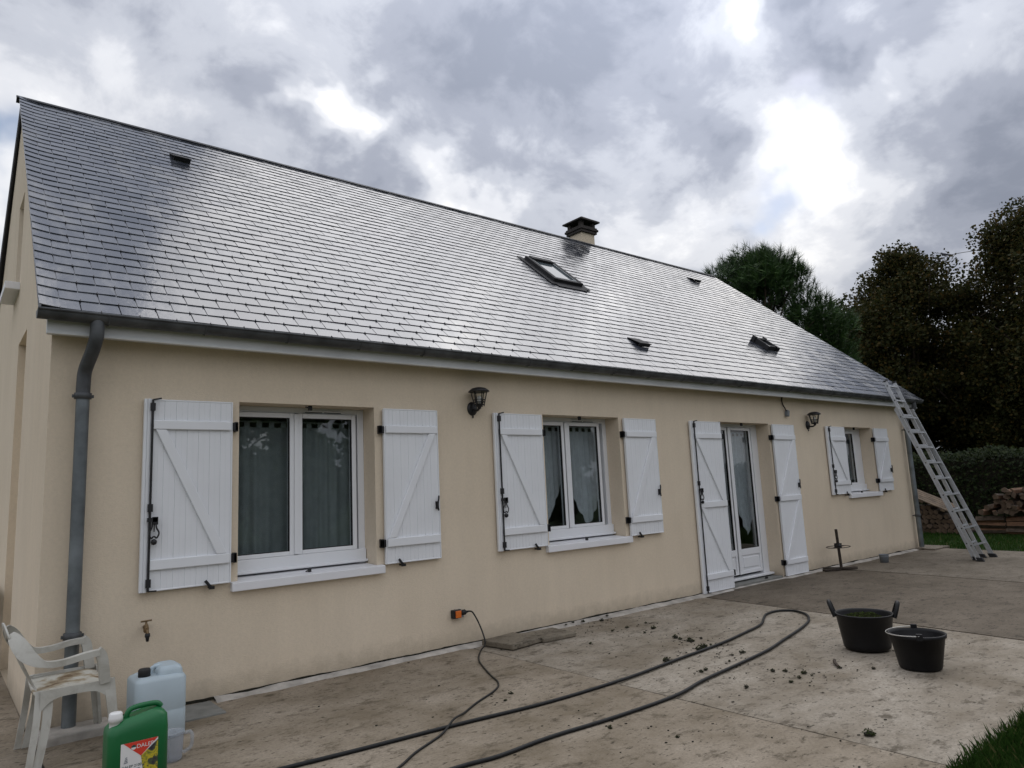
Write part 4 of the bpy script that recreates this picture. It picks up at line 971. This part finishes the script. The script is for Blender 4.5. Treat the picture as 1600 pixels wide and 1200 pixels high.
for i, (x, y) in enumerate(CL):
    o = bpy.data.objects.new('moss_clump', mm_[i % 4]); COL.objects.link(o); f = big.get(i, .85)*rnd.uniform(.8, 1.2)
    o.location = (x, y, .002 if y < -.12 else .018); o.scale = (f*rnd.uniform(.8, 1.5), f, f); o.rotation_euler.z = rnd.uniform(0, 6.3)
    tag(o, 'small dark clump of moss fallen on the concrete patio', 'moss', 'moss clumps fallen from the roof')
b = MB()
for k in range(420):
    if k < 300:
        cx, cy = rnd.choice(CL); x, y = cx+rnd.gauss(0, .17), cy+rnd.gauss(0, .15)
    else: x, y = rnd.uniform(1.2, 6.5), rnd.uniform(-3.6, -.1)
    if y > -.06 or y < -3.9: continue
    s_ = rnd.uniform(.0015, .0045); b.obox((x, y, s_*.6), (s_*rnd.uniform(.6, 1.6), s_*rnd.uniform(-.6, .6), 0), (-s_*.5, s_, 0), (0, 0, s_*.6))
tag(b.build('moss_crumbs', 'mossdark'), 'tiny dark moss crumbs scattered over the patio', 'moss', kind='stuff')
b = MB(); b.tube([(4.92, -2.80, .014), (4.86, -2.83, .016), (4.78, -2.90, .012)], [.013, .012, .010], 7); tag(b.build('stick', 'bark'), 'short broken stick lying in front of the black tub', 'stick')

# ------------------------------------------------------------------ stand and pot by the wall
t = thing('rod_stand', (10.24, -.25, 0), 'rusty metal stand with upright rod and wire ring by the wall', 'stand')
b = MB(); b.obox((10.2, -.25, .02), (.30, -.10, 0), (.012, .03, 0), (0, 0, .012)); b.obox((10.2, -.25, .032), (-.12, .21, 0), (.03, .016, 0), (0, 0, .010)); b.build('foot', 'rust', t)
b = MB(); b.tube([(10.24, -.25, .03), (10.20, -.25, .61)], .021, 10); b.build('rod', 'rust', t)
b = MB(); b.tube([(10.215+.23*math.cos(k*math.pi/14), -.25+.15*math.sin(k*math.pi/14), .345) for k in range(28)], .006, 6, closed=True); b.tube([(10.0, -.25, .345), (10.43, -.25, .345)], .005, 6); b.build('wire_ring', 'rust', t)
b = MB(); b.lathe([(.001, -.03), (.022, -.03), (.026, .0), (.022, .03), (.001, .03)], (10.17, -.285, .365), 10, axis='Y'); b.box(10.17, 10.25, -.29, -.21, .33, .40); b.build('clamp_knob', 'iron', t)
b = MB(); b.lathe([(.001, .004), (.062, .004), (.072, .125), (.075, .13), (.068, .13), (.058, .012), (.001, .012)], (11.41, -.38, 0), 20); b.lathe([(.072, .095), (.075, .10), (.072, .105)], (11.41, -.38, 0), 20)
tag(b.build('small_pot', 'greypot'), 'small grey pot on the patio beside the metal stand', 'pot')

# ------------------------------------------------------------------ ladder
t = thing('extension_ladder', (12.55, -1.5, 0), 'aluminium extension ladder leaning against the gutter', 'ladder')
def section(A0, A1, B0, B1, first, step, wd, th, rad):
    A0, A1, B0, B1 = map(Vector, (A0, A1, B0, B1)); d_ = (A1-A0).normalized(); nrm = (B0-A0).cross(d_).normalized(); Lh = (A1-A0).length
    for P, Q in ((A0, A1), (B0, B1)):
        b = MB(); a_ = d_.cross(nrm).normalized(); c = (P+Q)/2
        b.obox(c, (Q-P)/2, a_*th/2, nrm*wd/2); sg = 1 if (P-A0).length < .01 else -1
        for e in (-1, 1): b.obox(c+nrm*e*(wd/2-.004)+a_*(-sg)*.012, (Q-P)/2*.999, a_*.014, nrm*.0045)
        b.build('rail', 'alu', t)
        b = MB(); k = first
        while k < Lh-.05: q = P+(Q-P)*(k/Lh); b.tube([q-a_*(th/2+.004), q+a_*(th/2+.004)], .011, 8); k += step
        b.build('rung_end', 'rubber', t)
    k = first
    while k < Lh-.05:
        b = MB(); p, q = A0+(A1-A0)*(k/Lh), B0+(B1-B0)*(k/Lh); b.bar(p, q, .030, .026, nrm); b.build('rung', 'alu', t); k += step
FA, FB = Vector((12.12, -1.50, .03)), Vector((12.80, -1.47, .03))
GA, GB = Vector((12.31, -.37, 3.02)), Vector((12.66, -.37, 3.02))
dl = Vector((0, 1.12, 2.99)).normalized()
section(FA, FA+dl*2.62, FB, FB+dl*2.62, .22, .283, .062, .022, 0)
off = Vector((0, .085, -.03))
RA, RB = FA+Vector((.12, .10, .0)), FB+Vector((-.14, .10, 0))
section(RA, GA, RB, GB, .24, .283, .052, .020, 0)
for P, s_ in ((FA, 1), (FB, 1), (RA, .8), (RB, .8)):
    b = MB(); b.obox(P+Vector((0, -.01, -.0)), (.026*s_, 0, 0), (0, .055*s_, .0), (0, .015, .03)); b.build('rubber_foot', 'rubber', t, .006)
for P in (GA, GB):
    b = MB(); b.obox(P, (.018, 0, 0), (0, .02, .0)*1 if False else Vector((0, .036, -.012)), dl*.014); b.build('end_cap', 'rubber', t, .003)
for P in (FA+dl*2.62, FB+dl*2.62):
    b = MB(); b.lathe([(.001, -.013), (.042, -.013), (.042, .013), (.001, .013)], P, 16, axis='X', smooth=False); b.build('rail_head', 'alu', t)

# ------------------------------------------------------------------ vegetation
def foliage(b, centres, per, spread, size, seed, droop=0, flat=1.0, m=0):
    rr = random.Random(seed)
    for c, r in centres:
        for k in range(int(per*(r/spread)**2) if spread else per):
            p = Vector(c)+Vector((rr.gauss(0, 1), rr.gauss(0, 1), rr.gauss(0, 1)*flat)).normalized()*r*(rr.random()**.45)
            u = Vector((rr.gauss(0, 1), rr.gauss(0, 1), rr.gauss(0, .8))).normalized(); v = u.orthogonal().normalized(); v = (Matrix.Rotation(rr.uniform(0, 6.28), 3, u)@v)
            s_ = size*rr.uniform(.55, 1.3); q = p+u*s_
            b.add([p, p+u*s_*.45+v*s_*.42, q, p+u*s_*.45-v*s_*.42], [(0, 1, 2, 3)], m)
def tree(name, base, height, rx, z0, label, group, mat, seed, nclump=150, per=150, size=.15, cat='tree', lean=0, top=1.0):
    rr = random.Random(seed); t = thing(name, base, label, cat, group); B = Vector(base)
    b = MB(); b.tube(spline([B+Vector((0, 0, -.1)), B+Vector((lean*.2, .05, height*.25)), B+Vector((lean*.5, -.05, height*.55)), B+Vector((lean, 0, height*.9))], 4), [.22-.19*i/12 for i in range(13)], 9)
    zc_, hz = (z0+height)/2, (height-z0)/2; C = []
    for k in range(nclump):
        while True:
            p = Vector((rr.uniform(-1, 1), rr.uniform(-1, 1), rr.uniform(-1, 1)))
            if p.length <= 1: break
        if rr.random() < .75: p = p.normalized()*rr.uniform(.72, 1.0)
        wob = 1+.22*mnoise.noise(p*2.3+Vector((seed, 0, 0)))
        taper = 1-.25*max(0, p.z)
        C.append((B+Vector((p.x*rx*wob*taper+lean*.6, p.y*rx*wob*taper, zc_+p.z*hz*wob)), rr.uniform(.28, .62)*rx/2.2))
    for k in range(26):
        c = C[rr.randrange(len(C))][0]; s_ = B+Vector((lean*.4, 0, height*rr.uniform(.2, .7))); mid = (s_+c)/2+Vector((0, 0, .3)); b.tube(spline([s_, mid, c], 4), [.06-.05*i/8 for i in range(9)], 5)
    b.build('trunk', 'bark', t)
    f = MB(); foliage(f, C, per, .45*rx/2.2, size, seed+1)
    f.build('crown', mat, t); return t
# two dark autumn trees at the right, further ones behind and beside
tree('autumn_tree', (31.9, 6.5, 0), 10.9, 3.2, .5, 'dark autumn tree with browning leaf tips right of the pine', 'tall autumn trees beyond the hedge', 'leaf', 11, 250, 330, .13)
tree('autumn_tree', (31.6, 1.25, 0), 11.5, 3.4, .6, 'tallest dark autumn tree at the right edge of the photo', 'tall autumn trees beyond the hedge', 'leaf', 23, 280, 330, .13)
tree('leafy_tree', (34.3, 9.4, 0), 9.8, 3.5, .4, 'lower dark leafy tree showing between the pine and autumn trees', 'tall autumn trees beyond the hedge', 'leaf', 37, 190, 190, .18)
tree('leafy_tree', (35.5, 3.3, 0), 9.0, 3.7, .2, 'shadowed leafy tree behind the gap between the autumn trees', 'tall autumn trees beyond the hedge', 'leaf', 41, 200, 170, .19)
tree('leafy_tree', (31.7, -5.5, 0), 10.6, 3.6, .4, 'dark leafy tree just beyond the right edge of view', 'tall autumn trees beyond the hedge', 'leaf', 43, 150, 130, .24)
# pine: rounded crown of needle tufts
def pine(base, height, rx, zlow, label, seed, ntuft=3800):
    rr = random.Random(seed); t = thing('pine_tree', base, label, 'tree'); B = Vector(base)
    b = MB(); b.tube(spline([B+Vector((0, 0, -.1)), B+Vector((.1, 0, height*.3)), B+Vector((0, .1, height*.6)), B+Vector((0, 0, height*.85))], 4), [.26-.2*i/12 for i in range(13)], 9)
    f = MB(); zc_ = zlow+(height-zlow)*.42; lobes = []
    for k in range(46):
        a_ = rr.uniform(0, 6.28); el = rr.uniform(-.35, 1.0); q = Vector((math.cos(a_)*math.sqrt(max(0, 1-el*el)), math.sin(a_)*math.sqrt(max(0, 1-el*el)), el))
        c = B+Vector((q.x*rx*.72, q.y*rx*.72, zc_+q.z*((height-zc_)*.80 if q.z > 0 else (zc_-zlow)))); lobes.append((c, rr.uniform(.7, 1.1)))
        b.tube(spline([B+Vector((0, 0, height*.45)), (B+Vector((0, 0, height*.5))+c)/2, c], 4), [.07-.06*i/8 for i in range(9)], 5)
    lobes.append((B+Vector((0, 0, zc_+.3)), 1.5))
    for k in range(ntuft):
        c, r = lobes[k % len(lobes)]; d_ = Vector((rr.gauss(0, 1), rr.gauss(0, 1), rr.gauss(.45, .8))).normalized(); p = c+d_*r*rr.uniform(.55, 1.0); ax = (d_*.5+Vector((0, 0, .95))).normalized()
        for j in range(24):
            n_ = (ax*rr.uniform(.35, 1.1)+Vector((rr.gauss(0, 1), rr.gauss(0, 1), rr.gauss(0, 1)))*.33).normalized(); l_ = rr.uniform(.24, .40); s_ = n_.orthogonal().normalized()*.018; p0 = p+ax*rr.uniform(-.10, .16)
            f.add([p0-s_, p0+s_, p0+n_*l_], [(0, 1, 2)])
    b.build('trunk', 'bark', t); f.build('crown', 'needle', t); return t
pine((22.4, 8.05, 0), 9.75, 3.45, 2.6, 'dark green pine with rounded crown behind the roof end', 5)
# hedge
t = thing('hedge', (19.6, -3, 0), 'clipped dark green hedge running behind the woodpiles', 'hedge')
b = MB(); b.box(19.3, 20.2, -11.8, 6.8, -.05, 1.62); b.build('dark_core', 'mossdark', t)  # solid dark box filling the hedge behind its leaves
f = MB(); rr = random.Random(3)
for k in range(26000):
    y = rr.uniform(-12, 7); side = rr.random()
    top_ = 1.80+.10*mnoise.noise((y*1.3, 0, 0))+.05*mnoise.noise((y*5, 2, 0))
    if side < .68: x, z = 19.2+.10*mnoise.noise((y*1.1, rr.random()*2, 4))+rr.uniform(-.12, .10), rr.uniform(0, top_)
    else: x, z = rr.uniform(19.1, 20.3), top_+rr.uniform(-.12, .10)
    u = Vector((rr.gauss(0, 1), rr.gauss(0, 1), rr.gauss(0, 1))).normalized(); v = u.orthogonal().normalized(); s_ = rr.uniform(.05, .11); p = Vector((x, y, z))
    f.add([p, p+u*s_*.5+v*s_*.4, p+u*s_, p+u*s_*.5-v*s_*.4], [(0, 1, 2, 3)])
f.build('leaves', 'hedge', t)
# trees across the garden behind the photographer, mirrored in the panes
def reflected(base, height, rx, label, seed): tree('garden_tree', base, height, rx, .4, label, 'garden trees mirrored in the window panes', 'leaf_green', seed, 90, 70, .30)
reflected((8.2, -16.5, 0), 5.6, 2.6, 'broad garden tree mirrored in the first window', 61)
reflected((4.6, -19.5, 0), 5.0, 2.4, 'garden tree mirrored at the left of the first window', 67)
reflected((17.5, -14.5, 0), 5.2, 2.4, 'garden tree mirrored in the middle window', 71)
# grass
def grass(b, x0, x1, y0, y1, n_, h0, h1, wd, seed, edge=None):
    rr = random.Random(seed)
    for k in range(n_):
        x, y = rr.uniform(x0, x1), rr.uniform(y0, y1)
        if edge and not edge(x, y): continue
        h = rr.uniform(h0, h1); a_ = rr.uniform(0, 6.28); d_ = Vector((math.cos(a_), math.sin(a_), 0)); s_ = Vector((-d_.y, d_.x, 0))*wd*rr.uniform(.6, 1.2); p = Vector((x, y, -.03)); ln = rr.uniform(.1, .7)*h
        b.add([p-s_, p+s_, p+s_*.6+d_*ln*.4+Vector((0, 0, h*.6)), p+d_*ln+Vector((0, 0, h)), p-s_*.6+d_*ln*.4+Vector((0, 0, h*.6))], [(0, 1, 2, 3, 4)])
b = MB(); grass(b, 2.6, 6.4, -5.0, -4.18, 32000, .03, .085, .0022, 1); grass(b, 2.6, 6.4, -4.22, -4.15, 900, .03, .09, .0018, 2); grass(b, -.5, 13.6, -6.6, -4.18, 34000, .03, .09, .0045, 6, lambda x, y: y < -5.0 or x > 6.4); grass(b, 13.9, 19.2, -5, 3.0, 16000, .05, .10, .007, 4, lambda x, y: x > jx(5, y)+.02 or y > .1)
tag(b.build('grass_blades', 'grass'), 'green lawn grass edging the concrete patio', 'grass', kind='stuff')

# ------------------------------------------------------------------ firewood
def log_mesh(kind, seed):
    rr = random.Random(seed); b = MB(); L_ = .5; n_ = 9 if kind == 'round' else 5; P = []
    for k in range(n_):
        if kind == 'round': a_ = 2*math.pi*k/n_; r = .06*rr.uniform(.9, 1.08)
        else: a_ = 2*math.pi*k/n_+rr.uniform(-.3, .3); r = .075*rr.uniform(.7, 1.15)
        P.append((r*math.cos(a_), r*math.sin(a_)))
    vs = [(-L_/2+rr.uniform(-.01, .01), y, z) for y, z in P]+[(L_/2, y*rr.uniform(.85, 1.1), z*rr.uniform(.85, 1.1)) for y, z in P]
    for k in range(n_): q = (k+1) % n_; b.add([vs[k], vs[q], vs[q+n_], vs[k+n_]], [(0, 1, 2, 3)], 0 if kind == 'round' or k % 3 == 0 else 1)
    b.add(vs[:n_], [tuple(range(n_))[::-1]], 2); b.add(vs[n_:], [tuple(range(n_))], 2)
    o = b.build('tmp', ['bark', 'split', 'endgrain']); me = o.data; bpy.data.objects.remove(o); return me
RL = [log_mesh('round', k) for k in range(3)]; SLG = [log_mesh('split', 10+k) for k in range(5)]
def put_log(me, loc, rz, ry, sc, label, group):
    o = bpy.data.objects.new('firewood_log', me); COL.objects.link(o); o.location = loc; o.rotation_euler = (rnd.uniform(0, 6.28) if 'split' in label else 0, ry, rz); o.scale = sc
    tag(o, label, 'log', group)
for row_ in range(6):          # left pile: round logs seen end on, under the slatted cover
    for k in range(11-(row_ % 2)):
        y = .35+k*.118+(.059 if row_ % 2 else 0); z = .06+row_*.105
        if z > .10+(y-.35)*.62+.06: continue
        put_log(rnd.choice(RL), (17.55+rnd.uniform(-.03, .03), y, z), rnd.uniform(-.06, .06), 0, (1.0, rnd.uniform(.85, 1.1), rnd.uniform(.85, 1.1)), 'round log seen end on in the woodpile under the slatted cover', 'round logs under the slatted cover')
for row_ in range(3):          # right pile: split logs lying lengthwise below
    for k in range(6):
        y = -.18-k*.52+rnd.uniform(-.03, .03); put_log(rnd.choice(SLG), (17.15+rnd.uniform(-.03, .03), y, .085+row_*.125), R(90)+rnd.uniform(-.05, .05), rnd.uniform(-.04, .04), (1.06, 1.0, .85), 'split log lying lengthwise low in the right-hand woodpile', 'split logs lying lengthwise')
for row_ in range(5):
    for k in range(24-row_*2):
        y = -.12-k*.125+rnd.uniform(-.03, .03)-row_*.09; z = .49+row_*.105+rnd.uniform(-.02, .02)
        put_log(rnd.choice(SLG), (17.25+rnd.uniform(-.07, .07), y, z), rnd.uniform(-.35, .35), rnd.uniform(-.12, .12), (1.0, rnd.uniform(.75, 1.1), rnd.uniform(.75, 1.1)), 'split log seen end on in the upper right-hand woodpile', 'split logs stacked end on')
t = thing('slatted_cover', (17.4, .9, 0), 'weathered slatted wooden board sloping over the left woodpile', 'board')
pA, pB = Vector((17.2, 1.75, 1.02)), Vector((17.2, .66, .50)); dd = (pB-pA)/2; wdir = Vector((.97, .0, .18)).normalized(); nn_ = dd.cross(wdir).normalized()
for k in range(5):
    b = MB(); b.obox((pA+pB)/2+wdir*(.06+k*.118), dd, wdir*.050, nn_*.011); b.build('slat', 'wood', t)
for f in (-.8, .0, .8):
    b = MB(); b.obox((pA+pB)/2+dd*f+wdir*.30-nn_*(-.034 if nn_.z < 0 else .034), dd.normalized()*.045, wdir*.30, nn_*.02); b.build('batten', 'wood', t)

# bird on a twig between the two autumn trees
t = thing('perched_bird', (28.74, 3.72, 9.40), 'small dark bird perched between the treetops', 'bird')
b = MB(); bp_ = Vector((28.74, 3.72, 9.51)); ay = Vector((.25, -.97, 0)).normalized()
P = [bp_-ay*.13+Vector((0, 0, .095)), bp_-ay*.115+Vector((0, 0, .09)), bp_-ay*.09+Vector((0, 0, .075)), bp_-ay*.05+Vector((0, 0, .03)), bp_+ay*.0, bp_+ay*.06+Vector((0, 0, -.015)), bp_+ay*.12+Vector((0, 0, -.025)), bp_+ay*.22+Vector((0, 0, -.045))]
b.tube(P, [.004, .026, .032, .045, .055, .042, .022, .012], 9); b.build('body', 'bird', t)
b = MB(); b.tube([bp_-ay*.14+Vector((0, 0, .094)), bp_-ay*.165+Vector((0, 0, .088))], [.008, .002], 6); b.build('beak', 'iron', t)
b = MB(); b.tube([bp_+ay*.02, bp_+ay*.01+Vector((0, 0, -.085))], .006, 5); b.build('leg', 'iron', t)
b = MB(); b.tube(spline([Vector((30.6, 5.2, 7.6)), Vector((29.4, 4.5, 9.1)), Vector((28.74, 3.72, 9.42)), Vector((28.9, 2.7, 9.40))], 5), .011, 5); tag(b.build('twig', 'bark'), 'bare twig under the bird between the treetops', 'twig')
